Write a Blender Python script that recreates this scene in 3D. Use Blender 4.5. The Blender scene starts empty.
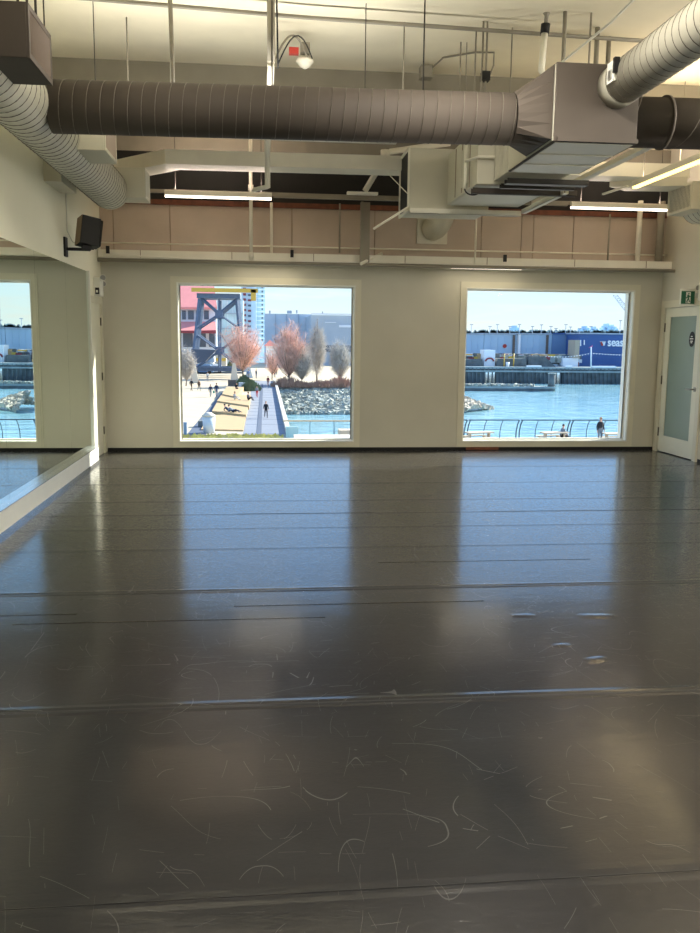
import bpy, bmesh, random
from math import *
from mathutils import Vector, Matrix
random.seed(7)
S = bpy.context.scene
COL = S.collection
# ------------------------------------------------------------------ camera
FPX = 851.28
YAW, PITCH, ROLL = radians(6.105), radians(8.441), radians(.638)
F_ = Vector((sin(YAW)*cos(PITCH), cos(YAW)*cos(PITCH), -sin(PITCH)))
R0 = Vector((cos(YAW), -sin(YAW), 0)); U0 = R0.cross(F_)
R_ = R0*cos(ROLL) + U0*sin(ROLL); U_ = U0*cos(ROLL) - R0*sin(ROLL)
CAMP = Vector((0, 0, 1.5))
cd = bpy.data.cameras.new('camera'); cam = bpy.data.objects.new('camera', cd); COL.objects.link(cam)
cd.sensor_fit = 'VERTICAL'; cd.sensor_height = 24; cd.lens = FPX/933*24; cd.clip_start = .05; cd.clip_end = 9000
m = Matrix((R_, U_, -F_)).transposed().to_4x4(); m.translation = CAMP
cam.matrix_world = m
S.camera = cam
# ------------------------------------------------------------------ colour management
S.view_settings.view_transform = 'Standard'; S.view_settings.look = 'None'
S.view_settings.gamma = 1; S.view_settings.use_curve_mapping = False
S.view_settings.exposure = 0.0
# ------------------------------------------------------------------ sky and sun
SKY = 1.75; SUN = 13.0
w = bpy.data.worlds.new('sky'); S.world = w; w.use_nodes = True
n = w.node_tree.nodes; l = w.node_tree.links; n.clear()
out = n.new('ShaderNodeOutputWorld'); bg = n.new('ShaderNodeBackground'); l.new(bg.outputs[0], out.inputs[0])
tc = n.new('ShaderNodeTexCoord'); sep = n.new('ShaderNodeSeparateXYZ'); l.new(tc.outputs['Generated'], sep.inputs[0])
rp = n.new('ShaderNodeValToRGB'); l.new(sep.outputs[2], rp.inputs[0])
cr = rp.color_ramp
cr.elements[0].position = 0.0; cr.elements[0].color = (.57, .62, .61, 1)
cr.elements[1].position = 1.0; cr.elements[1].color = (.10, .24, .60, 1)
for p, c in ((.03, (.54, .625, .635, 1)), (.07, (.46, .62, .72, 1)), (.12, (.36, .60, .98, 1)), (.32, (.27, .53, 1.0, 1))):
    e = cr.elements.new(p); e.color = c
mp = n.new('ShaderNodeMapping'); mp.inputs['Scale'].default_value = (5, 5, 34)
nz = n.new('ShaderNodeTexNoise'); nz.inputs['Scale'].default_value = 1.6; nz.inputs['Detail'].default_value = 6
l.new(tc.outputs['Generated'], mp.inputs[0]); l.new(mp.outputs[0], nz.inputs[0])
cr2 = n.new('ShaderNodeValToRGB'); cr2.color_ramp.elements[0].position = .5; cr2.color_ramp.elements[1].position = .66
l.new(nz.outputs[0], cr2.inputs[0])
mx = n.new('ShaderNodeMixRGB'); mx.inputs[2].default_value = (.60, .585, .55, 1)
lm = n.new('ShaderNodeMath'); lm.operation = 'MULTIPLY'; lm.inputs[1].default_value = .7
l.new(cr2.outputs[0], lm.inputs[0]); l.new(lm.outputs[0], mx.inputs[0]); l.new(rp.outputs[0], mx.inputs[1])
l.new(mx.outputs[0], bg.inputs[0]); bg.inputs[1].default_value = SKY
sd = bpy.data.lights.new('sun', 'SUN'); sd.energy = SUN; sd.angle = radians(.53); sd.color = (1, .93, .82)
sun = bpy.data.objects.new('sun', sd); COL.objects.link(sun)
sun.rotation_euler = Vector((-3.46, -2.04, -2.21)).to_track_quat('-Z', 'Y').to_euler()
sun.location = (30, 30, 25)

LAMP_DOWN = 22.0; LAMP_UP = 30.0; TUBE = 5.0      # strip lamps

# ------------------------------------------------------------------ materials
def lin(c):
    return tuple(((v/255)/12.92 if v/255 <= .04045 else ((v/255+.055)/1.055)**2.4) for v in c)
MATS = {}
def mat(name, rgb=(200, 200, 200), rough=.6, metal=0, noise=0, nscale=6, bump=0, bscale=60, spec=.5, emit=0, trans=0, stretch=(1, 1, 1)):
    if name in MATS: return MATS[name]
    m = bpy.data.materials.new(name); m.use_nodes = True
    nt = m.node_tree; b = nt.nodes['Principled BSDF']
    c = lin(rgb)
    b.inputs['Base Color'].default_value = (*c, 1); b.inputs['Roughness'].default_value = rough
    b.inputs['Metallic'].default_value = metal; b.inputs['Specular IOR Level'].default_value = spec
    b.inputs['Transmission Weight'].default_value = trans
    t = nt.nodes.new('ShaderNodeTexCoord'); mpp = nt.nodes.new('ShaderNodeMapping'); mpp.inputs['Scale'].default_value = stretch
    nt.links.new(t.outputs['Object'], mpp.inputs[0])
    if noise:
        x = nt.nodes.new('ShaderNodeTexNoise'); x.inputs['Scale'].default_value = nscale; x.inputs['Detail'].default_value = 5
        nt.links.new(mpp.outputs[0], x.inputs[0])
        r = nt.nodes.new('ShaderNodeValToRGB'); r.color_ramp.elements[0].position = .3; r.color_ramp.elements[1].position = .7
        r.color_ramp.elements[0].color = (*[v*(1-noise) for v in c], 1)
        r.color_ramp.elements[1].color = (*[min(1, v*(1+noise)) for v in c], 1)
        nt.links.new(x.outputs[0], r.inputs[0]); nt.links.new(r.outputs[0], b.inputs['Base Color'])
    if bump:
        x2 = nt.nodes.new('ShaderNodeTexNoise'); x2.inputs['Scale'].default_value = bscale; x2.inputs['Detail'].default_value = 3
        nt.links.new(mpp.outputs[0], x2.inputs[0])
        bp = nt.nodes.new('ShaderNodeBump'); bp.inputs['Strength'].default_value = bump; bp.inputs['Distance'].default_value = .01
        nt.links.new(x2.outputs[0], bp.inputs['Height']); nt.links.new(bp.outputs[0], b.inputs['Normal'])
    if emit:
        b.inputs['Emission Color'].default_value = (*c, 1); b.inputs['Emission Strength'].default_value = emit
    MATS[name] = m; return m

WALL = mat('wall_paint', (202, 199, 184), .75, noise=.03, nscale=2, bump=.05, bscale=200)
WALLR = mat('wall_paint_white', (238, 236, 216), .7, noise=.02, nscale=2)
CEIL = mat('ceiling_concrete', (238, 231, 208), .85, noise=.09, nscale=1.3, bump=.25, bscale=8)
TRIM = mat('trim_paint', (216, 212, 192), .45, noise=.02)
DOORP = mat('door_paint', (226, 224, 204), .4, noise=.02)
BLACK = mat('matt_black', (22, 21, 18), .8, noise=.15)
BASE = mat('black_base', (10, 10, 10), .7)
PANEL = mat('panel_board', (184, 170, 156), .8, noise=.06, nscale=3)
PANELJ = mat('panel_joint', (150, 134, 116), .8)
RUST = mat('rusty_steel', (110, 62, 40), .7, noise=.3, nscale=12)
DUCT = mat('duct_paint', (73, 65, 57), .75, noise=.05, nscale=4)
DUCTL = mat('duct_paint_light', (205, 202, 184), .45, noise=.03, nscale=4)
DUCTM = mat('duct_paint_mid', (156, 153, 138), .55, noise=.03, nscale=4)
SEAMD = mat('duct_seam', (92, 86, 76), .5, noise=.05)
PIPE = mat('pipe_paint', (232, 229, 214), .45, noise=.03)
PIPED = mat('pipe_paint_grey', (140, 134, 120), .5, noise=.05)
STEEL = mat('galvanised', (170, 170, 165), .35, .8, noise=.08, nscale=10)
DKSTEEL = mat('dark_steel', (60, 56, 50), .5, .3, noise=.1)
GRILL = mat('grille_brown', (96, 82, 68), .5, noise=.1)
BLK = mat('black_plastic', (11, 11, 11), .6, noise=.1)
BLKB = mat('speaker_brown', (128, 104, 70), .5, noise=.05)
RED = mat('red_device', (170, 50, 42), .5, noise=.05)
WHT = mat('white_plastic', (232, 232, 222), .4, noise=.02)
ALU = mat('aluminium', (210, 212, 214), .25, .9, noise=.04)
GREEN = mat('exit_green', (40, 110, 80), .4, noise=.03)
FROST = mat('frosted_glass', (136, 154, 142), .35, noise=.03, nscale=3)
BRASS = mat('hinge_metal', (90, 84, 72), .35, .8, noise=.05)
SEAMF = mat('floor_seam', (20, 20, 20), .6, noise=.1)
SEAMR = mat('floor_ridge', (52, 50, 49), .18, noise=.1)

def emis(name, rgb, s):
    m = bpy.data.materials.new(name); m.use_nodes = True; nt = m.node_tree; nt.nodes.clear()
    o = nt.nodes.new('ShaderNodeOutputMaterial'); e = nt.nodes.new('ShaderNodeEmission')
    e.inputs[0].default_value = (*lin(rgb), 1); e.inputs[1].default_value = s; nt.links.new(e.outputs[0], o.inputs[0]); return m
TUBEW = emis('tube_neutral', (255, 238, 220), TUBE)
TUBEY = emis('tube_warm', (255, 226, 130), TUBE*.8)

def glass_mat():
    m = bpy.data.materials.new('window_glass'); m.use_nodes = True; nt = m.node_tree; nt.nodes.clear()
    o = nt.nodes.new('ShaderNodeOutputMaterial'); t = nt.nodes.new('ShaderNodeBsdfTransparent'); g = nt.nodes.new('ShaderNodeBsdfGlossy')
    t.inputs[0].default_value = (.965, .985, .975, 1); g.inputs['Roughness'].default_value = 0
    f = nt.nodes.new('ShaderNodeFresnel'); f.inputs[0].default_value = 1.2
    x = nt.nodes.new('ShaderNodeMixShader'); ge = nt.nodes.new('ShaderNodeNewGeometry'); mu = nt.nodes.new('ShaderNodeMath'); mu.operation = 'SUBTRACT'; mu.use_clamp = True
    nt.links.new(f.outputs[0], mu.inputs[0]); nt.links.new(ge.outputs['Backfacing'], mu.inputs[1]); nt.links.new(mu.outputs[0], x.inputs[0]); nt.links.new(t.outputs[0], x.inputs[1]); nt.links.new(g.outputs[0], x.inputs[2])
    nt.links.new(x.outputs[0], o.inputs[0]); return m
GLASS = glass_mat()
MIRROR = mat('mirror_silver', (226, 238, 232), .004, 1)

def floor_mat():
    m = bpy.data.materials.new('black_vinyl'); m.use_nodes = True; nt = m.node_tree; N = nt.nodes; L = nt.links
    b = N['Principled BSDF']
    t = N.new('ShaderNodeTexCoord')
    def noise(sc, det, dist=0, st=(1, 1, 1)):
        mp = N.new('ShaderNodeMapping'); mp.inputs['Scale'].default_value = st; L.new(t.outputs['Object'], mp.inputs[0])
        x = N.new('ShaderNodeTexNoise'); x.inputs['Scale'].default_value = sc; x.inputs['Detail'].default_value = det
        x.inputs['Distortion'].default_value = dist; L.new(mp.outputs[0], x.inputs[0]); return x.outputs[0]
    def math(op, a, b_=None, c=None):
        x = N.new('ShaderNodeMath'); x.operation = op
        for i, v in enumerate((a, b_, c)):
            if v is None: continue
            if isinstance(v, (int, float)): x.inputs[i].default_value = v
            else: L.new(v, x.inputs[i])
        return x.outputs[0]
    def thin(src, c, wd):                       # thin line along an iso-contour
        return math('LESS_THAN', math('ABSOLUTE', math('SUBTRACT', src, c)), wd)
    marks = None
    for sc, st, c, wd, ms, mc in ((1.3, (1, 1, 1), .5, .0007, 4, .56), (1.7, (.5, 1.5, 1), .47, .0008, 5, .56), (2.1, (1.6, .5, 1), .53, .0008, 4, .56), (2.6, (1, .5, 1), .46, .0010, 6, .57), (1.5, (.5, 1, 1), .42, .0007, 5, .55), (3.2, (1.4, .4, 1), .55, .001, 5, .57), (1.9, (.4, 1.2, 1), .58, .0009, 7, .57), (2.4, (.9, .9, 1), .40, .0009, 6, .56), (2.9, (.3, 1.0, 1), .5, .0009, 6, .57), (3.0, (1.1, .3, 1), .48, .0009, 5, .57)):
        a = thin(noise(sc, 0, 0, st), c, wd)
        k = math('GREATER_THAN', noise(ms, 1, 0, (st[1], st[0], 1)), mc)
        a = math('MULTIPLY', a, k)
        marks = a if marks is None else math('MAXIMUM', marks, a)
    # dusty wear blotches
    w1 = noise(1.1, 8, .3); w2 = noise(26, 6, 1.5, (.6, 1.5, 1))
    r = N.new('ShaderNodeValToRGB'); r.color_ramp.elements[0].position = .3; r.color_ramp.elements[1].position = .75
    r.color_ramp.elements[0].color = (*lin((26, 27, 30)), 1); r.color_ramp.elements[1].color = (*lin((42, 41, 43)), 1)
    L.new(w1, r.inputs[0])
    mx = N.new('ShaderNodeMixRGB'); mx.inputs[2].default_value = (*lin((140, 140, 140)), 1)
    L.new(math('MULTIPLY', marks, .24), mx.inputs[0]); L.new(r.outputs[0], mx.inputs[1]); L.new(mx.outputs[0], b.inputs['Base Color'])
    b.inputs['Roughness'].default_value = .42
    b.inputs['Specular IOR Level'].default_value = .12
    b.inputs['Sheen Weight'].default_value = .0; b.inputs['Sheen Roughness'].default_value = .5
    cw = N.new('ShaderNodeMapRange'); cw.inputs[1].default_value = .38; cw.inputs[2].default_value = .62; cw.inputs[3].default_value = .62; cw.inputs[4].default_value = 1.0
    L.new(noise(70, 5, 1.5, (.55, 1.3, 1)), cw.inputs[0]); L.new(cw.outputs[0], b.inputs['Coat Weight'])
    b.inputs['Coat IOR'].default_value = 1.55
    rr = math('ADD', math('MULTIPLY', w2, .14), math('MULTIPLY', w1, .12))
    rr = math('ADD', rr, .00); rr = math('ADD', rr, math('MULTIPLY', marks, .10)); L.new(rr, b.inputs['Coat Roughness'])
    bp = N.new('ShaderNodeBump'); bp.inputs['Strength'].default_value = .16; bp.inputs['Distance'].default_value = .004
    hh = math('ADD', math('MULTIPLY', noise(9, 5, .4, (.6, 1.6, 1)), 1.0), math('MULTIPLY', noise(2.2, 2, 0, (.35, 1.4, 1)), 2.2))
    hh = math('ADD', hh, math('MULTIPLY', noise(38, 4, 1.2, (.7, 1.3, 1)), .5))
    L.new(math('SUBTRACT', hh, math('MULTIPLY', marks, .15)), bp.inputs['Height']); L.new(bp.outputs[0], b.inputs['Normal']); L.new(bp.outputs[0], b.inputs['Coat Normal'])
    return m
VINYL = floor_mat()

def water_mat():
    m = bpy.data.materials.new('harbour_water'); m.use_nodes = True; nt = m.node_tree; N = nt.nodes; L = nt.links
    b = N['Principled BSDF']; b.inputs['Base Color'].default_value = (*lin((92, 150, 170)), 1); b.inputs['Roughness'].default_value = .12
    b.inputs['Specular IOR Level'].default_value = .5
    t = N.new('ShaderNodeTexCoord'); mp = N.new('ShaderNodeMapping'); mp.inputs['Scale'].default_value = (.35, .9, 1); L.new(t.outputs['Object'], mp.inputs[0])
    x = N.new('ShaderNodeTexNoise'); x.inputs['Scale'].default_value = 1.1; x.inputs['Detail'].default_value = 5; L.new(mp.outputs[0], x.inputs[0])
    bp = N.new('ShaderNodeBump'); bp.inputs['Strength'].default_value = .45; bp.inputs['Distance'].default_value = .3
    L.new(x.outputs[0], bp.inputs['Height']); L.new(bp.outputs[0], b.inputs['Normal'])
    r = N.new('ShaderNodeValToRGB'); r.color_ramp.elements[0].position = .35; r.color_ramp.elements[1].position = .7
    r.color_ramp.elements[0].color = (*lin((112, 164, 180)), 1); r.color_ramp.elements[1].color = (*lin((168, 212, 224)), 1)
    L.new(x.outputs[0], r.inputs[0]); L.new(r.outputs[0], b.inputs['Base Color'])
    return m
WATER = water_mat()

# ------------------------------------------------------------------ mesh builder
class MB:
    def __init__(s): s.v = []; s.f = []; s.mi = []; s.mats = []; s.sm = []
    def mid(s, m):
        if m is None: m = s.mats[0] if s.mats else None
        if m not in s.mats: s.mats.append(m)
        return s.mats.index(m)
    def add(s, vs, fs, m, smooth=False):
        o = len(s.v); s.v += [tuple(v) for v in vs]; k = s.mid(m)
        for f in fs: s.f.append(tuple(i+o for i in f)); s.mi.append(k); s.sm.append(smooth)
        return s
    def box(s, x0, x1, y0, y1, z0, z1, m, rot=None, piv=None):
        vs = [Vector((x, y, z)) for x in (x0, x1) for y in (y0, y1) for z in (z0, z1)]
        if rot is not None:
            p = Vector(piv) if piv else Vector(((x0+x1)/2, (y0+y1)/2, (z0+z1)/2))
            vs = [p + rot @ (v-p) for v in vs]
        return s.add(vs, [(0, 1, 3, 2), (4, 6, 7, 5), (0, 4, 5, 1), (2, 3, 7, 6), (0, 2, 6, 4), (1, 5, 7, 3)], m)
    def poly(s, pts, h, m):          # prism: polygon pts (3D, planar) extruded by vector h
        n_ = len(pts); h = Vector(h); a = [Vector(p) for p in pts]; b = [p+h for p in a]
        fs = [tuple(range(n_))[::-1], tuple(range(n_, 2*n_))] + [(i, (i+1) % n_, n_+(i+1) % n_, n_+i) for i in range(n_)]
        return s.add(a+b, fs, m)
    def tube(s, pts, r, m, seg=10, caps=True, smooth=True):
        P = [Vector(p) for p in pts]; rs = r if isinstance(r, (list, tuple)) else [r]*len(P)
        vs = []; fs = []; up = None
        for i, p in enumerate(P):
            d = (P[min(i+1, len(P)-1)] - P[max(i-1, 0)]).normalized()
            if up is None:
                up = Vector((0, 0, 1)) if abs(d.z) < .9 else Vector((1, 0, 0))
            a = d.cross(up)
            if a.length < 1e-4: a = d.cross(Vector((.3, .8, .5)))
            a.normalize(); b = a.cross(d).normalized(); up = b
            for k in range(seg):
                t = 2*pi*k/seg; vs.append(p + (a*cos(t)+b*sin(t))*rs[i])
        for i in range(len(P)-1):
            for k in range(seg):
                k2 = (k+1) % seg; fs.append((i*seg+k, i*seg+k2, (i+1)*seg+k2, (i+1)*seg+k))
        s.add(vs, fs, m, smooth)
        if caps:
            o = len(s.v)-len(vs)
            k = s.mid(m)
            s.f.append(tuple(range(o, o+seg))[::-1]); s.mi.append(k); s.sm.append(False)
            e = o+(len(P)-1)*seg
            s.f.append(tuple(range(e, e+seg))); s.mi.append(k); s.sm.append(False)
        return s
    def build(s, name, parent=None, loc=None, bevel=0):
        me = bpy.data.meshes.new(name); 
        off = Vector(loc) if loc is not None else Vector((0, 0, 0))
        me.from_pydata([tuple(Vector(v)-off) for v in s.v], [], s.f)
        for m_ in s.mats: me.materials.append(m_)
        me.polygons.foreach_set('material_index', s.mi); me.polygons.foreach_set('use_smooth', s.sm)
        me.update()
        bm = bmesh.new(); bm.from_mesh(me); bmesh.ops.recalc_face_normals(bm, faces=bm.faces); bm.to_mesh(me); bm.free()
        o = bpy.data.objects.new(name, me); COL.objects.link(o)
        if loc is not None: o.location = off
        if parent is not None:
            o.parent = parent
            if loc is None: o.matrix_parent_inverse = Matrix.Translation(parent.location).inverted() if parent.type == 'EMPTY' else Matrix.Identity(4)
            if parent.type != 'EMPTY' and loc is None:
                o.matrix_parent_inverse = Matrix.Translation(WL(parent)).inverted()
        if bevel:
            b = o.modifiers.new('bevel', 'BEVEL'); b.width = bevel; b.segments = 2; b.limit_method = 'ANGLE'
        return o
def WL(o):
    # world location of an unrotated object chain
    p = Vector(o.location)
    if o.parent is not None:
        p = p + o.matrix_parent_inverse.translation + WL(o.parent)
    return p
def tag(o, label, cat, group=None, kind=None):
    o['label'] = label; o['category'] = cat
    if group: o['group'] = group
    if kind: o['kind'] = kind
    return o
def thing(name, loc, label, cat, group=None):
    o = bpy.data.objects.new(name, None); COL.objects.link(o); o.location = loc; o.empty_display_size = .1
    return tag(o, label, cat, group)
def struct(o): o['kind'] = 'structure'; return o
def box(x0, x1, y0, y1, z0, z1, m): return MB().box(x0, x1, y0, y1, z0, z1, m)
def ray(px, py): return F_ + R_*((px-350)/FPX) - U_*((py-466.5)/FPX)
def atz(px, py, z):
    d = ray(px, py); return CAMP + d*((z-1.5)/d.z)
def aty(px, py, y):
    d = ray(px, py); return CAMP + d*(y/d.y)
def Rz(a): return Matrix.Rotation(a, 3, 'Z')

# ================================================================== ROOM
XL, XR, YB, YF, ZC = -2.04, 5.58, 11.56, -2.6, 4.1
# floor, with the seams between the vinyl sheets
fm = MB()
xs = [XL+i*(XR-XL)/60 for i in range(61)]
seams = [(2.146, .3), (3.374, 1.5), (5.014, .9), (6.052, .3), (6.724, .35), (7.287, .3), (7.897, .4), (8.864, .5), (10.01, .5), (.9, 1), (-.4, 1)]
prof = [(YF, 0), (YB+.05, 0)]
for y, k in seams:
    prof += [(y-.050, 0), (y-.030, .0022*k), (y-.016, .0022*k), (y-.010, 0), (y+.022, 0.0016*k), (y+.05, 0)]
prof.sort()
vs = [(x, y, z) for (y, z) in prof for x in xs]; nx = len(xs)
fs = [(j*nx+i, j*nx+i+1, (j+1)*nx+i+1, (j+1)*nx+i) for j in range(len(prof)-1) for i in range(nx-1)]
fm.add(vs, fs, VINYL, False)
for y, k in seams:
    w_ = .0042*max(k, .4)
    fm.box(XL, XR, y-.010, y-.010+2*w_, -.004, .0008, SEAMF)
for x0, x1, y in ((-.15, 1.3, 4.70), (-1.3, .35, 4.47), (1.1, 3.0, 4.99), (.9, 2.9, 6.04), (-1.9, -1.0, 4.62), (2.0, 4.6, 7.3), (-.2, 1.0, 7.3), (.8, 2.3, 5.6)):
    fm.box(x0, x1, y-.004, y+.006, -.003, .0018, SEAMR)
fm.box(XL-.2, XR+.2, YF-.2, YB+.3, -.25, -.02, BLACK)
floor = fm.build('floor'); struct(floor)
# wrinkles pressed up in the vinyl
def wrinkle(cx, cy, rx, ry, h, a):
    b = MB(); vs = []; fs = []; n1, n2 = 24, 10
    for j in range(n2+1):
        for i in range(n1+1):
            u = -1+2*i/n1; v = -1+2*j/n2
            hh = h*max(0, 1-u*u)**1.5*max(0, 1-v*v)**2
            p = Rz(a) @ Vector((u*rx, v*ry, 0)); vs.append((cx+p.x, cy+p.y, hh-.0004))
    for j in range(n2):
        for i in range(n1): fs.append((j*(n1+1)+i, j*(n1+1)+i+1, (j+1)*(n1+1)+i+1, (j+1)*(n1+1)+i))
    b.add(vs, fs, VINYL, True); o = b.build('vinyl_wrinkle', floor); return o
for a in ((1.86, 4.38, .13, .06, .005, -.1), (1.60, 3.75, .08, .05, .004, .2), (1.45, 4.42, .09, .05, .003, 0), (1.5, 3.95, .06, .04, .003, .1)): wrinkle(*a)

ceil = box(XL-.2, XR+.2, YF-.2, YB+.3, ZC, ZC+.2, CEIL).build('ceiling'); struct(ceil)
struct(box(XL-.2, XL, YF-.2, YB+.2, -.02, ZC, WALLR).build('wall_left'))
# right wall with the door opening
DR0, DR1, DZ = 10.36, 11.46, 2.03
b = MB(); b.box(XR, XR+.2, YF-.2, DR0, -.02, ZC, WALL); b.box(XR, XR+.2, DR0, DR1, DZ, ZC, WALL); b.box(XR, XR+.2, DR1, YB+.2, -.02, ZC, WALL)
b.box(XR+.14, XR+.2, DR0, DR1, -.02, DZ, WALL)
struct(b.build('wall_right'))
struct(box(XL-.2, XR+.2, YF-.2, YF, -.02, ZC, WALL).build('wall_front'))
# back wall
W = [(-1.066, 1.271), (2.81, 5.171)]; ZB, ZT = .131, 2.212; WT = .26; ZP0, ZP1 = 2.62, 3.24
b = MB()
for x0, x1 in ((XL-.2, W[0][0]), (W[0][1], W[1][0]), (W[1][1], XR+.2)): b.box(x0, x1, YB, YB+WT, -.02, ZP0, WALL)
for x0, x1 in W:
    b.box(x0, x1, YB, YB+WT, -.02, ZB, WALL); b.box(x0, x1, YB, YB+WT, ZT, ZP0, WALL)
wb = struct(b.build('wall_back'))
# upper band of boards with joints, a dark band above
px_j = [-2.24] + [aty(p, 230, YB).x for p in (113, 170, 292, 375, 482, 522, 534, 574)] + [5.78]
for i in range(len(px_j)-1):
    b = MB(); b.box(px_j[i]+.006, px_j[i+1]-.006, YB+.02, YB+WT, ZP0, ZP1, PANEL)
    o = b.build('upper_board', wb)
b = MB(); b.box(XL-.2, XR+.2, YB+.04, YB+WT, ZP0, ZP1, PANELJ); b.build('board_backing', wb)
b = MB(); b.box(XL, XR, YB-.002, YB+.03, ZP1-.035, ZP1+.03, RUST); b.build('steel_angle', wb)
b = MB(); b.box(XL-.2, XR+.2, YB, YB+WT, ZP1+.03, 3.86, BLACK); b.build('dark_upper_wall', wb)
b = MB(); b.box(XL-.2, XR+.2, YB-.004, YB+WT, 3.86, ZC, PIPED); b.build('shade_toned_top_wall', wb)  # grey tone puts the shade at the wall top into the colour
# black base gap
for x0, x1, nm in ((XL+.02, XR, 'baseboard_back'),):
    struct(box(x0, x1, YB-.006, YB+.01, 0, .042, BASE).build(nm))
struct(box(XR-.006, XR+.01, YF, 10.28, 0, .042, BASE).build('baseboard_right'))
# steel beam under the ceiling
b = MB(); b.box(XL, XR, 8.72, 8.86, 3.84, ZC, PIPED); b.box(XL, XR, 8.62, 8.94, 3.815, 3.845, PIPED)
struct(b.build('ceiling_beam'))
# windows
for i, (x0, x1) in enumerate(W):
    b = MB(); c = .09; t = .014
    b.box(x0-c, x0, YB-t, YB+.001, .045, ZT+c, TRIM); b.box(x1, x1+c, YB-t, YB+.001, .045, ZT+c, TRIM)
    b.box(x0, x1, YB-t, YB+.001, ZT, ZT+c, TRIM); b.box(x0, x1, YB-t, YB+.001, .045, ZB, TRIM)
    # slim lip round the opening
    for a in ((x0-.012, x0, ZB-.012, ZT+.012), (x1, x1+.012, ZB-.012, ZT+.012), (x0, x1, ZB-.012, ZB), (x0, x1, ZT, ZT+.012)):
        b.box(a[0], a[1], YB-t-.008, YB-t, a[2], a[3], WHT)
    wn = struct(b.build('window_%d' % (i+1)))
    f = MB(); g = .022; y0, y1 = YB+.10, YB+.15
    f.box(x0, x0+g, y0, y1, ZB, ZT, WHT); f.box(x1-g, x1, y0, y1, ZB, ZT, WHT)
    f.box(x0+g, x1-g, y0, y1, ZB, ZB+g, WHT); f.box(x0+g, x1-g, y0, y1, ZT-g, ZT, WHT)
    f.box(x0+g, x0+g+.008, y0-.01, y0, ZB+g, ZT-g, DKSTEEL); f.box(x1-g-.008, x1-g, y0-.01, y0, ZB+g, ZT-g, DKSTEEL)
    f.build('window_frame', wn)
    s_ = MB(); s_.box(x0, x1, YB, YB+.10, ZB-.012, ZB+.004, WHT); s_.build('window_sill', wn)
    for nm, a in (('window_jamb', (x0, x0+.006, ZB+.004, ZT)), ('window_jamb', (x1-.006, x1, ZB+.004, ZT)), ('window_head', (x0+.006, x1-.006, ZT-.006, ZT))):
        MB().box(a[0], a[1], YB-.01, YB+.10, a[2], a[3], WHT).build(nm, wn)
    for nm, a in (('outer_jamb', (x0, x0+.006, ZB, ZT)), ('outer_jamb', (x1-.006, x1, ZB, ZT))):
        MB().box(a[0], a[1], YB+.15, YB+WT, a[2], a[3], WHT).build(nm, wn)
    p = MB(); p.box(x0+g, x1-g, YB+.12, YB+.13, ZB+g, ZT-g, GLASS); p.build('window_pane', wn)
# left door close to the corner
b = MB(); b.box(XL-.01, XL+.022, 10.56, 10.64, 0, 2.0, TRIM); b.box(XL-.01, XL+.022, 11.36, 11.50, 0, 2.0, TRIM); b.box(XL-.01, XL+.022, 10.64, 11.36, 1.92, 2.0, TRIM)
d1 = struct(b.build('door_1'))
MB().box(XL-.01, XL+.006, 10.64, 11.36, .01, 1.92, DOORP).build('door_leaf', d1)
for z in (.3, 1.0, 1.7): MB().tube([(XL+.016, 11.355, z-.05), (XL+.016, 11.355, z+.05)], .009, BRASS, 8).build('hinge', d1)
# right door with frosted glass
b = MB(); b.box(XR-.022, XR+.1, DR1-.06, DR1+.035, 0, DZ+.05, TRIM); b.box(XR-.022, XR+.1, DR0-.05, DR0+.04, 0, DZ+.05, TRIM)
b.box(XR-.022, XR+.1, DR0+.04, DR1-.06, DZ-.045, DZ+.05, TRIM)
d2 = struct(b.build('door_2'))
L0, L1, LZ = DR0+.045, DR1-.065, DZ-.05
b = MB(); g0, g1, gz0, gz1 = L0+.15, L1-.13, .235, 1.86
b.box(XR, XR+.045, L0, g0, .012, LZ, DOORP); b.box(XR, XR+.045, g1, L1, .012, LZ, DOORP)
b.box(XR, XR+.045, g0, g1, .012, gz0, DOORP); b.box(XR, XR+.045, g0, g1, gz1, LZ, DOORP)
b.build('door_leaf', d2)
box(XR+.012, XR+.03, g0, g1, gz0, gz1, FROST).build('frosted_pane', d2)
for z in (.28, 1.0, 1.72): MB().tube([(XR-.004, L1+.004, z-.06), (XR-.004, L1+.004, z+.06)], .011, BRASS, 8).build('hinge', d2)
b = MB(); b.tube([(XR, L0+.07, .92), (XR-.012, L0+.07, .92)], .032, STEEL, 16); b.tube([(XR, L0+.07, .92), (XR-.055, L0+.07, .92), (XR-.058, L0+.09, .92), (XR-.058, L0+.2, .915)], .011, STEEL, 10)
b.build('door_handle', d2)
# round door sign
b = MB(); c = Vector((XR+.010, g0+.10, 1.56)); N = 28
ring = [c+Vector((0, .068*cos(2*pi*k/N), .098*sin(2*pi*k/N))) for k in range(N)]
b.poly(ring, (-.006, 0, 0), BLK)
for z, y0_, y1_ in ((.03, -.02, .02), (.0, -.045, .045), (-.03, -.035, .03), (-.05, -.02, .02)):
    b.box(c.x-.0075, c.x-.006, c.y+y0_, c.y+y1_, c.z+z, c.z+z+.012, WHT)
b.build('door_sign', d2)
# low heater strip
tag(box(2.86, 3.32, YB-.03, YB-.004, .006, .045, RUST).build('baseboard_vent'), 'small reddish brown vent strip low on wall below right window', 'vent')

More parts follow.
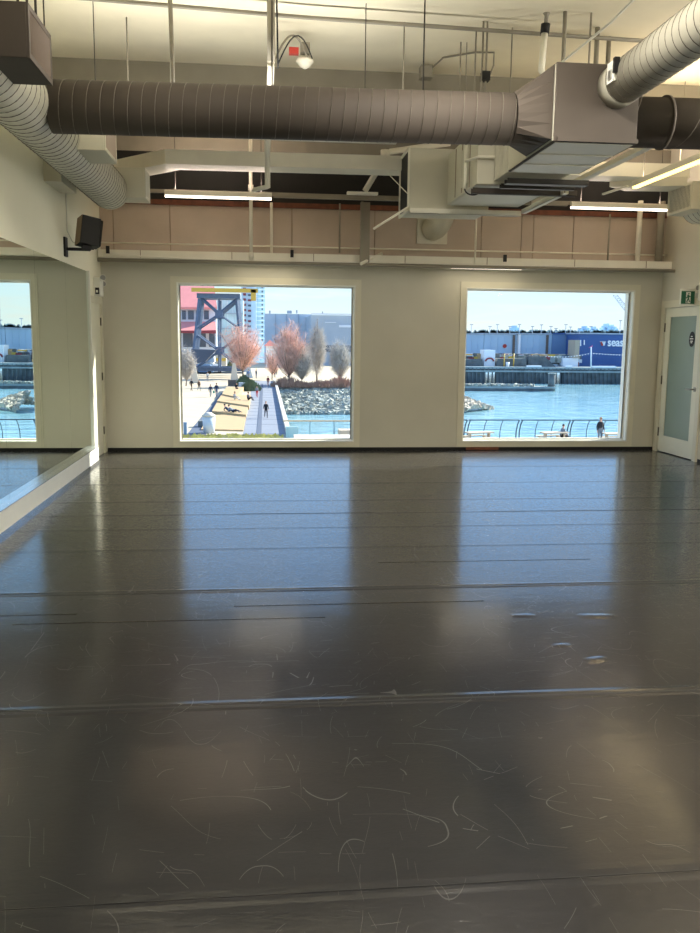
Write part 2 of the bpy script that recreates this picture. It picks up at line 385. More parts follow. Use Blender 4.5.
# ------------------------------------------------------------------ mirrors
MX = -2.0
bm_ = MB(); bm_.box(XL, MX+.06, YF+.1, 10.475, .035, .2, WHT)
mb = bm_.build('mirror_plinth'); tag(mb, 'long white plinth board under the wall mirrors', 'plinth')
MB().box(XL, MX+.066, YF+.1, 10.475, .0, .036, ALU).build('kick_strip', mb)
MB().box(XL, MX+.07, YF+.1, 10.475, .2, .206, ALU).build('top_edge_strip', mb)
ys = [10.47, 9.288, 8.058, 6.96, 5.76, 4.56, 3.36, 2.16, .96]
pos = ['end of the row beside the corner door', 'second from the corner door', 'third from the corner door, nearly filled by window reflection', 'fourth from the corner door', '', '', '', '']
for i in range(3):
    o = MB().box(XL, MX, ys[i+1]+.002, ys[i]-.002, .206, 2.262, MIRROR).build('wall_mirror')
    tag(o, ['tall wall mirror panel at far end of row beside corner door', 'tall wall mirror panel second from corner door, showing window edge', 'tall wall mirror panel nearest the left photo edge, reflecting harbour view'][i], 'mirror', 'wall mirror panels')
o = MB().box(XL, MX, YF+.1, ys[3]-.002, .206, 2.262, MIRROR).build('wall_mirror')
tag(o, 'long wall mirror run continuing toward viewer, mostly outside left edge', 'mirror', 'wall mirror panels')
tag(MB().box(XL, MX+.02, 10.476, 10.50, .0, 2.27, WHT).build('mirror_edge_trim'), 'slim white upright trim at the far end of the mirrors', 'trim')

# ------------------------------------------------------------------ ducts
def duct_tube(b, p0, p1, r, m, pitch=.11, seam=SEAMD, seg=40, helix=True, rr=.0035):
    p0 = Vector(p0); p1 = Vector(p1); b.tube([p0, p1], r, m, seg)
    L_ = (p1-p0).length; d = (p1-p0)/L_
    a = d.cross(Vector((0, 0, 1))).normalized(); c = a.cross(d)
    if helix:
        turns = L_/pitch; n_ = int(turns*26); pts = []
        for i in range(n_+1):
            t = i/n_; th = 2*pi*turns*t; pts.append(p0+d*(L_*t)+(a*cos(th)+c*sin(th))*(r+.0005))
        b.tube(pts, rr, seam, 4, False)
# left spiral duct running along the wall
lx, lz, lr = -1.66, 3.13, .21
t = thing('spiral_duct', (lx, 6, lz-lr), 'ribbed spiral duct running away along the left wall near ceiling', 'duct')
b = MB(); duct_tube(b, (lx, -1.5, lz), (lx, 10.1, lz), lr, DUCTL); b.build('duct_body', t)
b = MB(); pts = []; rs = []
for k in range(7):
    a = k/6*pi/2; pts.append((lx, 10.1+.15*sin(a), lz)); rs.append(lr*max(cos(a), .02)+.004)
b.tube(pts, rs, DUCTL, 40); b.build('end_cap', t)
for y in (4.0, 7.3, 9.9):
    MB().tube([(lx, y, lz+lr*.9), (lx, y, ZC)], .006, DKSTEEL, 6).build('hanger_rod', t)
# duct diffuser boxes
def diffuser(y0, y1, x0, x1, z0, z1, label, slat, body, face=1):
    cx = (x0+x1)/2
    t = thing('duct_diffuser', (cx, (y0+y1)/2, z0), label, 'air diffuser', 'box diffusers on the side ducts')
    MB().box(x0, x1, y0, y1, z0, z1, body).build('housing', t, bevel=.004)
    xf = x1 if face > 0 else x0; s_ = face
    b = MB(); e = .03
    def bx(xa, xb, *r): b.box(min(xa, xb), max(xa, xb), *r)
    bx(xf, xf+s_*.012, y0, y1, z0, z0+e, body); bx(xf, xf+s_*.012, y0, y1, z1-e, z1, body)
    bx(xf, xf+s_*.012, y0, y0+e, z0+e, z1-e, body); bx(xf, xf+s_*.012, y1-e, y1, z0+e, z1-e, body)
    b.build('grille_frame', t)
    b = MB(); bx(xf, xf+s_*.002, y0+e, y1-e, z0+e, z1-e, BLACK)
    n_ = 16
    for k in range(n_):
        yy = y0+e+(y1-y0-2*e)*(k+.5)/n_
        b.box(xf+min(0, s_*.012), xf+max(0, s_*.012), yy-.004, yy+.004, z0+e, z1-e, slat, Rz(.4))
    b.build('grille', t)
    return t
diffuser(5.13, 5.66, -1.62, -1.262, 3.02, 3.31, 'large brown box air diffuser with louvred side, top left corner', GRILL, DUCT)
diffuser(7.47, 8.05, -1.6, -1.262, 3.02, 3.31, 'box air diffuser just behind the wide crossing duct at left', PANEL, DUCTL)
diffuser(9.99, 10.40, -1.6, -1.262, 3.04, 3.36, 'pale box air diffuser at the far end of left spiral duct', WHT, DUCTL)
for y in (5.2, 5.4, 5.6):
    MB().tube([(-1.32, y, 3.3), (-1.32, y, ZC)], .008, DKSTEEL, 6).build('hanger_rod', [o for o in COL.objects if o.name == 'duct_diffuser'][0])
# tap box between duct and wall
t = box(XL, lx-lr-.006, 8.7, 9.38, 2.97, 3.42, DUCTL).build('wall_duct_box'); tag(t, 'cream box duct tucked between left wall and spiral duct', 'duct')
# main crossing duct
def DY(x): return 6.53-.04*(x)/1
mz, mr = 3.13, .182
t = thing('main_duct', (0, DY(0), mz-mr), 'wide round taupe duct crossing the whole room to grey plenum', 'duct')
b = MB(); duct_tube(b, (lx+lr*.9, DY(lx), mz), (1.86, DY(1.86), mz), mr, DUCT, pitch=.095, rr=.003); b.build('duct_body', t)
b = MB()
y = DY(2)
# square to round transition
n_ = 24; vs = []
for k in range(n_):
    a = 2*pi*k/n_+pi/4; vs.append((1.86, y+mr*cos(a), mz+mr*sin(a)))
for k in range(n_):
    a = 2*pi*k/n_+pi/4; cx_, cz_ = cos(a), sin(a); q = max(abs(cx_), abs(cz_)); vs.append((2.13, 6.62+.30*cx_/q, 3.23+.26*cz_/q))
b.add(vs, [(k, (k+1) % n_, n_+(k+1) % n_, n_+k) for k in range(n_)], DUCT, False); b.build('transition_cone', t)
for x in (.1, 1.2):
    MB().tube([(x, DY(x), mz+mr), (x, DY(x), ZC)], .006, DKSTEEL, 6).build('hanger_rod', t)
# plenum
PX0, PX1, PY0, PY1, PZ0, PZ1 = 2.14, 2.77, 6.30, 7.45, 2.95, 3.50
t = thing('duct_plenum', ((PX0+PX1)/2, (PY0+PY1)/2, PZ0), 'large square sheet metal plenum where the round ducts meet', 'duct')
MB().box(PX0, PX1, PY0, PY1, PZ0, PZ1, DUCT).build('housing', t, bevel=.006)
b = MB(); b.box(PX0+.02, PX1-.02, PY0+.02, PY1-.02, PZ0-.004, PZ0, DUCTL)  # paler sheet puts light on the underside into the colour
for k in (.33, .66): b.box(PX0+.02, PX1-.02, PY0+(PY1-PY0)*k, PY0+(PY1-PY0)*k+.012, PZ0-.012, PZ0-.004, DUCTL)
b.build('bottom_panel', t)
b = MB(); b.box(PX0-.003, PX0, PY0+.01, PY1-.01, PZ0+.01, PZ1-.01, DUCTL); b.build('side_panel', t)  # paler sheet puts window light on this side into the colour
b = MB(); b.box(PX0+.02, PX1, PY0-.03, PY0, PZ0+.0, PZ0+.03, DUCT); b.build('front_flange', t)
# right hand continuation
t = thing('branch_duct', (3.5, 6.55, mz-mr), 'round taupe duct leaving the plenum toward right edge', 'duct')
b = MB(); duct_tube(b, (PX1, 6.52, mz+.03), (XR, 6.42, mz+.03), mr, DUCT, pitch=.5); b.build('duct_body', t)
for x_ in (3.05, 4.05): MB().tube([(x_, 6.50, mz+.03), (x_+.02, 6.50, mz+.03)], mr+.014, DUCT, 40).build('joint_band', t)
# spiral duct toward viewer
t = thing('spiral_duct', (2.52, 5, 3.15), 'pale ribbed spiral duct slanting from plenum to upper right corner', 'duct')
b = MB(); duct_tube(b, (2.60, PY0-.002, 3.345), (2.66, 1.0, 3.42), .15, DUCTM, pitch=.085, rr=.003); b.build('duct_body', t)
b = MB(); b.tube([(2.60, PY0-.005, 3.345), (2.602, PY0-.14, 3.347)], .154, DUCTM, 40); b.build('collar', t)
b = MB(); b.box(2.445, 2.46, 6.0, 6.12, 3.30, 3.44, WHT); b.box(2.435, 2.45, 6.03, 6.08, 3.32, 3.38, STEEL); b.box(2.43, 2.465, 5.95, 5.985, 3.34, 3.44, BLK); b.build('damper_actuator', t)
# flexible connector and air handler
t = thing('flexible_connector', (2.4, 7.8, 2.97), 'pleated cream canvas duct connector between plenum and air handler', 'duct connector')
b = MB(); y = PY1+.001
while y < 7.98:
    b.box(2.16, 2.74, y, y+.03, 2.97, 3.46, DUCTL); b.box(2.175, 2.725, y+.03, y+.055, 2.985, 3.445, PANEL); y += .055
b.build('bellows', t)
AX0, AX1, AY0, AY1, AZ0, AZ1 = 2.01, 2.80, 8.02, 9.28, 2.945, 3.46
t = thing('air_handler', ((AX0+AX1)/2, (AY0+AY1)/2, AZ0), 'cream boxed air handling unit hanging behind the plenum', 'air handler')
MB().box(AX0, AX1, AY0, AY1, AZ0, AZ1, DUCTL).build('casing', t, bevel=.005)
for y in (8.3, 8.62, 8.9): box(AX0-.006, AX0, y, y+.012, AZ0+.02, AZ1-.02, PANELJ).build('panel_joint', t)
box(AX0-.012, AX0, 8.33, 8.6, AZ0+.06, AZ1-.1, DUCTL).build('side_panel', t)
b = MB(); b.box(AX0+.02, AX1-.02, 8.40, AY1-.02, AZ0-.006, AZ0, DUCTL); b.build('bottom_panel', t)
b = MB(); b.tube([(AX0-.07, 8.2, 3.5), (AX0-.07, 8.2, 3.0), (AX0-.07, 8.2, 2.93)], .016, PIPE, 8); b.tube([(AX0-.07, 8.2, 3.18), (AX0+.0, 8.0, 3.18), (AX0+.2, 7.98, 3.18)], .014, PIPE, 8)
pts = [(AX0-.07+.12*(1-cos(k/10*pi))/2*1.3, 8.2, 2.93-.055*sin(k/10*pi)) for k in range(11)]; b.tube(pts, .007, DKSTEEL, 6); b.build('drain_pipe', t)
# cross rails under the units
def rail(p0, p1, w_, h_, m, label, name='support_channel', group='steel channels under the air handler'):
    p0 = Vector(p0); p1 = Vector(p1); d = p1-p0; L_ = d.length; a = atan2(d.y, d.x)
    c = (p0+p1)/2; b = MB()
    rot = Rz(a)
    b.box(c.x-L_/2, c.x+L_/2, c.y-w_/2, c.y+w_/2, c.z-h_/2, c.z-h_/2+.006, m, rot, c)
    b.box(c.x-L_/2, c.x+L_/2, c.y-w_/2, c.y-w_/2+.005, c.z-h_/2, c.z+h_/2, m, rot, c)
    b.box(c.x-L_/2, c.x+L_/2, c.y+w_/2-.005, c.y+w_/2, c.z-h_/2, c.z+h_/2, m, rot, c)
    o = b.build(name); tag(o, label, 'support rail', group); return o
rail((1.99, 8.12, 2.90), (3.0, 8.12, 2.90), .07, .05, DUCT, 'taupe steel channel crossing under front of air handler')
rail((2.2, 7.72, 2.92), (2.95, 7.72, 2.92), .1, .045, DKSTEEL, 'dark channel hanging below the pleated connector')
rail((2.2, 7.9, 2.91), (2.9, 7.9, 2.91), .06, .04, DKSTEEL, 'narrow dark channel beside the taupe one under the units')
rail((1.62, 9.36, 2.885), (2.84, 9.36, 2.885), .06, .055, PIPE, 'white steel channel under the far end of air handler')
rail((2.86, 9.3, 2.90), (2.86, 8.0, 2.90), .05, .045, PIPE, 'white channel along the right underside of air handler')
# return box with open black end
BX0, BX1, BY0, BY1, BZ0, BZ1 = 1.60, 2.5, 9.42, 10.0, 2.90, 3.55
t = thing('return_air_box', ((BX0+BX1)/2, (BY0+BY1)/2, BZ0), 'square box duct with black open end beside the air handler', 'duct')
MB().box(BX0+.02, BX1, BY0, BY1, BZ0, BZ1, DUCTL).build('housing', t, bevel=.004)
b = MB(); e = .02; b.box(BX0, BX0+.02, BY0-.01, BY0+e, BZ0-.01, BZ1+.01, PIPE); b.box(BX0, BX0+.02, BY1-e, BY1+.01, BZ0-.01, BZ1+.01, PIPE)
b.box(BX0, BX0+.02, BY0+e, BY1-e, BZ0-.01, BZ0+e, PIPE); b.box(BX0, BX0+.02, BY0+e, BY1-e, BZ1-e, BZ1+.01, PIPE); b.build('opening_frame', t)
MB().box(BX0+.014, BX0+.019, BY0+e, BY1-e, BZ0+e, BZ1-e, BASE).build('dark_opening', t)  # black sheet stands in for the shade inside the box
# flexible elbow to the wall plate
t = thing('elbow_duct', (2.3, YB-.05, 2.8), 'short ribbed elbow duct entering a square plate on upper wall', 'duct')
MB().box(2.10, 2.51, YB-.025, YB+.018, 2.79, 3.12, DUCTL).build('wall_plate', t)
b = MB(); pts = []; rs = []
for k in range(22):
    a = k/21*pi/2; pts.append((2.30+.10*sin(a), YB-.03-.28*sin(a), 3.24-.26*cos(a))) ; rs.append(.15+(.004 if k % 2 else 0))
pts.append((2.40, YB-.31, 3.30)); rs.append(.15)
b.tube(pts, rs, DUCTL, 28); b.build('duct_body', t)
# white rectangular duct across in front of the dark band, bending back to the wall at its left end
b = MB(); zb, zt = 3.415, 3.57
b.poly([(-1.03, 10.0, zb), (5.0, 9.85, zb), (5.0, 10.2, zb), (-.9, 10.34, zb), (-1.5, 10.98, zb), (-1.75, 10.75, zb)], (0, 0, zt-zb), PIPE)
tag(b.build('rectangular_duct'), 'long white rectangular duct bent at left, spanning below the ceiling', 'duct')
# right end duct and box diffuser
t = thing('spiral_duct', (5.25, 8.5, 2.95), 'round cream duct along the right wall near ceiling', 'duct')
b = MB(); duct_tube(b, (5.24, 6.5, 3.13), (5.24, 10.1, 3.13), .2, DUCTL); b.build('duct_body', t)
diffuser(9.55, 10.13, 4.9, 5.2, 3.02, 3.33, 'box air diffuser near ceiling above the glazed door', PIPE, DUCTL, -1)
# duct sloping toward the right diffuser
b = MB(); b.poly([(4.2, 10.25, 3.36), (4.9, 9.7, 3.30), (4.9, 10.1, 3.30), (4.5, 10.5, 3.36)], (0, 0, .1), DUCTL)
tag(b.build('sloping_duct'), 'short cream sloping duct section leading to the right box diffuser', 'duct')

# ------------------------------------------------------------------ strip lamps
def strip(c, L_, axis, label, tube=TUBEW, up=1., down=1., col=(1, .93, .83), housing=PIPE, name='strip_lamp', rods=True, flip=False):
    x, y, z = c
    t = thing(name, (x, y, z), label, 'strip light', 'linear strip lamps')
    hx, hy = (L_/2, .03) if axis == 'x' else (.03, L_/2)
    MB().box(x-hx, x+hx, y-hy, y+hy, z, z+.06, housing).build('lamp_housing', t, bevel=.004)
    b = MB(); k = .024
    if flip: b.box(x-hx+.005, x+hx-.005, y-k, y+k, z+.06, z+.072, tube)
    elif axis == 'x': b.box(x-hx+.005, x+hx-.005, y-k, y+k, z-.022, z, tube)
    else: b.box(x-k, x+k, y-hy+.005, y+hy-.005, z-.022, z, tube)
    b.build('lamp_diffuser', t)
    if rods:
        for s_ in (-.8, .8):
            p = (x+hx*s_, y, 0) if axis == 'x' else (x, y+hy*s_, 0)
            MB().tube([(p[0], p[1], z+.06), (p[0], p[1], ZC)], .004, DKSTEEL, 5).build('hanger_rod', t)
    for nm, e, dz, rx in (('down_light', LAMP_DOWN*down, -.03, 0), ('up_light', LAMP_UP*up, .075, pi)):
        if e <= 0: continue
        ld = bpy.data.lights.new(nm, 'AREA'); ld.shape = 'RECTANGLE'; ld.energy = e; ld.color = col
        ld.size = L_*.95 if axis == 'x' else .05; ld.size_y = .05 if axis == 'x' else L_*.95
        lo = bpy.data.objects.new(nm, ld); COL.objects.link(lo); lo.parent = t; lo.location = (0, 0, dz); lo.rotation_euler = (rx, 0, 0)
    return t
strip((-.485, 10.84, 3.21), 1.29, 'x', 'lit white strip lamp high over the left window', down=0, up=.5, col=(1, .8, .68))
strip((4.60, 10.84, 3.21), 1.31, 'x', 'lit white strip lamp high over the right window', down=0, up=.5, col=(1, .8, .68))
strip((4.15, 8.35, 3.22), 2.15, 'y', 'yellowish lit strip lamp pointing back toward right edge', TUBEY, down=.10, up=1.0, col=(1, .8, .55))
for x, y, u_, d_ in ((-.8, .4, 0, 1.2), (1.7, .4, 0, .8), (4.0, .4, 0, .8), (-.75, 5.15, .2, .9), (1.6, 5.15, .3, 4.2), (4.2, 5.15, .2, 3.4)):  # added lamps out of view, brightening the room
    strip((x, y, 3.76), 1.3, 'y', 'added fill strip lamp, unseen, hung from the ceiling', up=u_, down=d_)
strip((-.2, 7.05, 3.06), 2.6, 'x', 'added upward fill lamp hidden behind the wide crossing duct', up=.9, down=0, col=(1, .96, .86), flip=True)  # added uplight for the ceiling, hidden from view
# added fill lamps on the right hand wall, out of view
for y in (3.9, 5.5):
    t = thing('added_wall_lamp', (XR, y, 3.06), 'added long fill lamp on the right wall, unseen beside the viewer', 'wall lamp', 'added fill lamps on the right wall')
    MB().box(XR-.06, XR, y-.6, y+.6, 3.0, 3.12, PIPE).build('lamp_housing', t)
    MB().box(XR-.075, XR-.06, y-.58, y+.58, 3.015, 3.105, TUBEW).build('lamp_diffuser', t)
    ld = bpy.data.lights.new('added_wall_light', 'AREA'); ld.shape = 'RECTANGLE'; ld.size = .1; ld.size_y = 1.1; ld.energy = 62; ld.color = (1, .96, .86)
    lo = bpy.data.objects.new('added_wall_light', ld); COL.objects.link(lo); lo.parent = t; lo.location = (-.085, 0, 0)
    lo.rotation_euler = Vector((-1, .25, 0)).to_track_quat('-Z', 'Y').to_euler()
# lamp tracks
def bar(p0, p1, w_, h_, m, name, label, cat, group=None):
    p0 = Vector(p0); p1 = Vector(p1); d = p1-p0; L_ = d.length; a = atan2(d.y, d.x); c = (p0+p1)/2
    b = MB(); b.box(c.x-L_/2, c.x+L_/2, c.y-w_/2, c.y+w_/2, c.z-h_/2, c.z+h_/2, m, Rz(a), c)
    b.box(c.x-L_/2, c.x+L_/2, c.y-w_/2-.008, c.y-w_/2, c.z-h_/2, c.z-h_/2+.012, m, Rz(a), c)
    o = b.build(name); tag(o, label, cat, group); return o
bar((-1.9, 10.93, 3.27), (5.3, 10.93, 3.27), .04, .04, PIPED, 'lamp_track', 'long grey lamp rail running parallel to window wall under dark recess', 'lamp track')
bar((.18, 10.84, 3.235), (3.9, 10.84, 3.235), .05, .035, PIPED, 'lamp_track', 'unlit grey rail section joining the two window wall strip lamps', 'lamp track')
bar((3.45, 6.85, 3.24), (3.45, 10.8, 3.24), .07, .045, PIPE, 'lamp_track', 'white double rail slanting past the plenum toward window wall', 'lamp track')
bar((4.08, 9.45, 3.23), (4.02, 10.0, 3.23), .02, .02, PIPE, 'lamp_track', 'thin rail end poking beyond the yellowish strip lamp', 'lamp track')

# ------------------------------------------------------------------ pipes
def pipe(pts, r, m, label, name='pipe', joints=(), seg=10, cat='pipe', group=None):
    t = thing(name, pts[0], label, cat, group)
    MB().tube(pts, r, m, seg).build('pipe_run', t)
    for j in joints:
        j = Vector(j); MB().tube([j-Vector((0, 0, r*1.6)), j+Vector((0, 0, r*1.6))], r*1.5, m, seg).build('pipe_fitting', t)
    return t
pipe([(-1.95, 6.9, 4.0), (-1.138, 6.978, 4.0), (.328, 7.12, 4.0), (2.82, 7.245, 4.0), (5.5, 7.35, 4.0)], .016, PIPED, 'thin taupe pipe sagging across just under the ceiling')
pipe([(-.65, 6.86, ZC), (-.64, 6.86, 3.62), (-.64, 6.86, 3.30)], .017, PIPED, 'taupe vertical pipe dropping behind main duct at left')
pipe([(.10, 7.0, ZC), (.10, 7.0, 3.62)], .032, PIPED, 'thick taupe conduit hanging from ceiling left of red device')
pipe([(.10, 7.02, 3.62), (.085, 8.6, 3.30), (.09, 9.0, 3.08), (.09, 9.0, 3.02)], .028, PIPE, 'white pipe emerging below main duct with small elbow')
pipe([(.09, 9.0, 3.03), (-.05, 9.2, 3.03)], .022, PIPE, 'short white cross pipe between two vertical ones')
pipe([(-.1, 11.3, ZC), (-.1, 11.3, 2.5)], .024, PIPE, 'slim white vertical pipe on upper wall above left window', joints=((-.1, 11.3, 3.4), (-.1, 11.3, 2.56)))
pipe([(.163, 11.45, 3.25), (.163, 11.45, 2.6)], .02, PIPE, 'second slim vertical pipe right of white pipe on upper wall')
pipe([(1.04, 11.3, 3.24), (1.04, 11.3, 2.62)], .012, PIPED, 'very thin vertical rod on the upper wall boards')
b = MB(); b.box(1.30, 1.42, 11.2, 11.26, 2.5, 3.25, PIPED); b.box(1.30, 1.33, 11.16, 11.2, 2.5, 3.25, PIPED)
tag(b.build('channel_post'), 'wide painted channel post between lamp rail and wall ledge', 'post')
b = MB(); d0 = aty(362, 266, 11.1); b.tube([(1.30, 11.1, 2.47), (1.62, 11.5, 2.64)], .022, PIPE, 8); tag(b.build('bracket_arm'), 'white diagonal bracket arm at foot of channel post', 'bracket')
pipe([(2.287, 10.5, 3.855), (1.56, 10.5, 3.73), (1.50, 10.5, 3.66), (1.267, 10.5, 3.27)], .036, PIPE, 'white sprinkler pipe with elbow slanting down left of air handler', joints=((1.50, 10.5, 3.69),))
tag(box(1.05, 1.42, 10.46, 10.54, 3.225, 3.255, PIPE).build('hanger_plate'), 'small white plate at lower end of the slanting pipe', 'bracket')
tag(box(1.18, 1.49, 10.40, 10.455, 3.60, 3.63, PIPE).build('hanger_plate'), 'small white plate at elbow of the slanting pipe', 'bracket')
# slanting stay wires and rod to duct box
pipe([(1.43, 10.55, 3.60), (1.60, 9.35, 3.05)], .005, PIPE, 'thin stay wire running down to the return box', name='stay_wire', cat='wire')
pipe([(1.22, 9.3, 2.68), (1.61, 9.36, 2.93)], .013, PIPE, 'short white slanting rod below the return box corner')
pipe([(2.84, 11.3, 3.2), (2.84, 11.3, 2.52)], .012, PIPE, 'thin vertical drop rod over left edge of right window')
pipe([(4.66, 11.3, 3.2), (4.66, 11.3, 2.6)], .012, PIPED, 'thin rod in front of pink boards over the right window')
pipe([(5.12, 11.4, 3.4), (5.12, 11.4, 2.6)], .035, PIPE, 'thick white vertical pipe near right corner of upper wall')
pipe([(5.42, 11.4, 3.4), (5.42, 11.4, 2.6)], .05, PIPED, 'fat vertical pipe in the right corner of upper wall')
# horizontal raceway ledge and pipe on the back wall
t = thing('cable_raceway', (1.7, YB-.1, 2.52), 'long white raceway ledge running across wall above both windows', 'raceway')
b = MB(); b.box(XL+.02, XR-.01, 11.30, YB, 2.505, 2.60, PIPE); b.build('raceway_body', t)
for x in (-1.5, -.35, .7, 1.9, 3.0, 4.2, 5.2): box(x, x+.008, 11.294, 11.30, 2.508, 2.60, PANELJ).build('joint_line', t)
for p in (292, 505, 108):
    q = aty(p, 258, 11.28); MB().box(q.x-.02, q.x+.02, 11.26, 11.3, 2.55, 2.64, BLK).build('black_clip', t)
pipe([(XL+.03, 11.2, 2.462), (XR-.02, 11.2, 2.470)], .024, PIPED, 'grey pipe running the full wall width just below raceway')
pipe([(XL+.03, 11.45, 2.70), (XR-.02, 11.45, 2.70)], .010, PIPE, 'thin pipe along the foot of the upper boards')
pipe([(-1.93, 11.14, 2.52), (-.4, 11.2, 2.49)], .010, PIPE, 'very thin conduit at the left end of raceway')
# wall wash lamps under the raceway
for x, L_, lb in ((.1, .9, 'narrow warm lamp bar tucked under raceway above left window'), (3.0, 1.0, 'narrow warm lamp bar glowing under raceway above right window')):
    t = thing('wall_wash_lamp', (x, 11.30, 2.45), lb, 'lamp bar', 'lamp bars under the raceway')
    MB().box(x-L_/2, x+L_/2, 11.29, 11.33, 2.462, 2.50, PIPE).build('lamp_housing', t)
    MB().box(x-L_/2+.02, x+L_/2-.02, 11.30, 11.32, 2.452, 2.462, TUBEW).build('lamp_diffuser', t)
    ld = bpy.data.lights.new('wash_light', 'AREA'); ld.shape = 'RECTANGLE'; ld.size = L_; ld.size_y = .03; ld.energy = 1.7; ld.color = (1, .86, .6)
    lo = bpy.data.objects.new('wash_light', ld); COL.objects.link(lo); lo.parent = t; lo.location = (0, 0, 0)
# ceiling fittings
t = thing('ceiling_speaker', (.37, 7.6, 3.9), 'red and white fitting with looped cables hanging under ceiling', 'ceiling fitting')
b = MB(); N_ = 20
c = Vector((.40, 7.75, 3.86)); b.tube([c+Vector((0, 0, .05)), c+Vector((0, 0, .02)), c, c-Vector((0, 0, .04)), c-Vector((0, 0, .055))], [.03, .07, .075, .04, .012], PIPE, 20); b.build('dome', t)
MB().box(.26, .34, 7.6, 7.66, 3.88, 3.93, RED).build('red_box', t)
MB().box(.36, .44, 7.68, 7.76, 3.92, 4.0, PIPED).build('mount', t)
for k, (a, r_) in enumerate(((.12, .012), (.16, .008))):
    pts = [(.12+.3*s_/12, 7.3+.4*s_/12, 3.7+.30*sin(pi*s_/12*.8)) for s_ in range(13)]
    pts = [(p[0]+a-.12, p[1], p[2]) for p in pts]; MB().tube(pts, r_*.7, BLK if k else PIPED, 6).build('cable', t)
pipe([(.145, 7.05, ZC), (.155, 7.08, 3.6)], .007, BLK, 'black cable hanging beside the thick taupe conduit', name='cable', cat='cable')
t = thing('junction_box', (1.58, 8.45, 4.0), 'grey ceiling junction box with curved conduit', 'junction box')
MB().box(1.53, 1.64, 8.38, 8.5, 3.97, 4.08, PIPED).build('box_body', t)
MB().tube([(1.62, 8.44, 4.05), (1.70, 8.2, 4.09), (1.95, 8.0, 4.085), (2.1, 7.9, 4.06), (2.1, 7.9, 3.95), (2.0, 7.9, 3.7)], .008, PIPED, 6).build('conduit', t)
t = thing('pendant_sprinkler', (2.23, 6.75, 3.6), 'upright sprinkler riser with black collar beside plenum top', 'sprinkler')
b = MB(); b.tube([(2.35, 6.9, 3.55), (2.25, 6.9, 3.57), (2.22, 6.9, 3.62), (2.24, 6.92, 3.9)], .026, PIPE, 10); b.build('riser', t)
b = MB(); b.tube([(2.24, 6.92, 3.9), (2.245, 6.92, 3.97)], .036, BLK, 12); b.build('black_collar', t)
b = MB(); b.tube([(2.245, 6.92, 3.97), (2.25, 6.92, 4.03), (2.25, 6.92, 4.05)], [.014, .016, .03], PIPED, 10); b.build('sprinkler_head', t)
for px_, y_, lb, r_ in ((127, 7.6, 'thin ceiling hanger rod left of the taupe drop pipe', .006), (404, 7.4, 'thin hanger rod over the middle of main duct', .006), (461, 7.8, 'short hanger rod in front of curved conduit', .007), (467, 7.8, 'hanger rod just beside the short one', .005), (476, 7.5, 'taller hanger rod left of black clamp pair', .007), (483, 7.3, 'tall rod carrying black clamp', .008), (487, 7.3, 'tallest rod of the clamp pair', .008), (512, 7.4, 'single hanger rod before the plenum', .006), (564, 7.0, 'thick hanger strut over the plenum left part', .016), (590, 7.0, 'thin hanger rod over plenum middle', .008), (597, 7.3, 'white hanger strut with plate over the plenum', .02), (609, 7.5, 'second white hanger strut over the plenum', .02), (700-12, 8.6, 'rod hanging near right edge', .004)):
    q = aty(px_, 40, y_)
    pipe([(q.x, y_, ZC), (q.x, y_, 3.52 if 540 < px_ < 640 else 3.3)], r_, PIPED, lb, name='hanger_rod', cat='hanger rod')
b = MB(); q = aty(485, 76, 7.3); b.box(q.x-.03, q.x+.035, 7.26, 7.34, q.z-.04, q.z+.03, BLK); tag(b.build('rod_clamp'), 'black clamp joining two tall hanger rods above main duct', 'clamp')
pipe([(3.2, 5.2, 4.08), (2.75, 6.0, 4.02), (2.6, 6.5, 3.85), (2.4, 6.9, 3.70), (2.3, 6.95, 3.6)], .010, WHT, 'white cable curving down from ceiling behind pale spiral duct', name='cable', cat='cable')

# ------------------------------------------------------------------ speaker on its bracket
t = thing('wall_speaker', (XL, 9.5, 2.4), 'black loudspeaker on wall bracket above the mirrors', 'speaker')
MB().box(XL, XL+.02, 9.44, 9.56, 2.34, 2.54, BLK).build('wall_plate', t)
MB().box(XL+.02, -1.80, 9.48, 9.52, 2.405, 2.435, BLK).build('bracket_arm', t)
rot = Matrix.Rotation(radians(-8), 3, 'X') @ Rz(radians(28)) @ Matrix.Rotation(radians(6), 3, 'Y')
c = Vector((-1.80, 9.50, 2.60))
b = MB(); b.box(c.x-.09, c.x+.11, c.y-.08, c.y+.1, c.z-.15, c.z+.15, BLK, rot, c); b.build('cabinet', t, bevel=.008)
b = MB(); b.box(c.x+.11, c.x+.135, c.y-.075, c.y+.095, c.z-.14, c.z+.14, BLK, rot, c); b.build('speaker_grille', t, bevel=.01)
b = MB(); b.box(c.x-.094, c.x-.09, c.y-.078, c.y+.098, c.z-.147, c.z+.147, BLKB, rot, c); b.build('brown_side_panel', t)
b = MB(); b.box(c.x-.04, c.x+.05, c.y-.03, c.y+.03, c.z-.19, c.z-.15, BLK, rot, c); b.build('tilt_joint', t)
pipe([(XL+.01, 9.6, 3.0), (XL+.01, 9.6, 2.62), (XL+.07, 9.57, 2.50), (-1.86, 9.52, 2.47)], .006, WHT, 'white speaker cable dropping down left wall', name='cable', cat='cable')
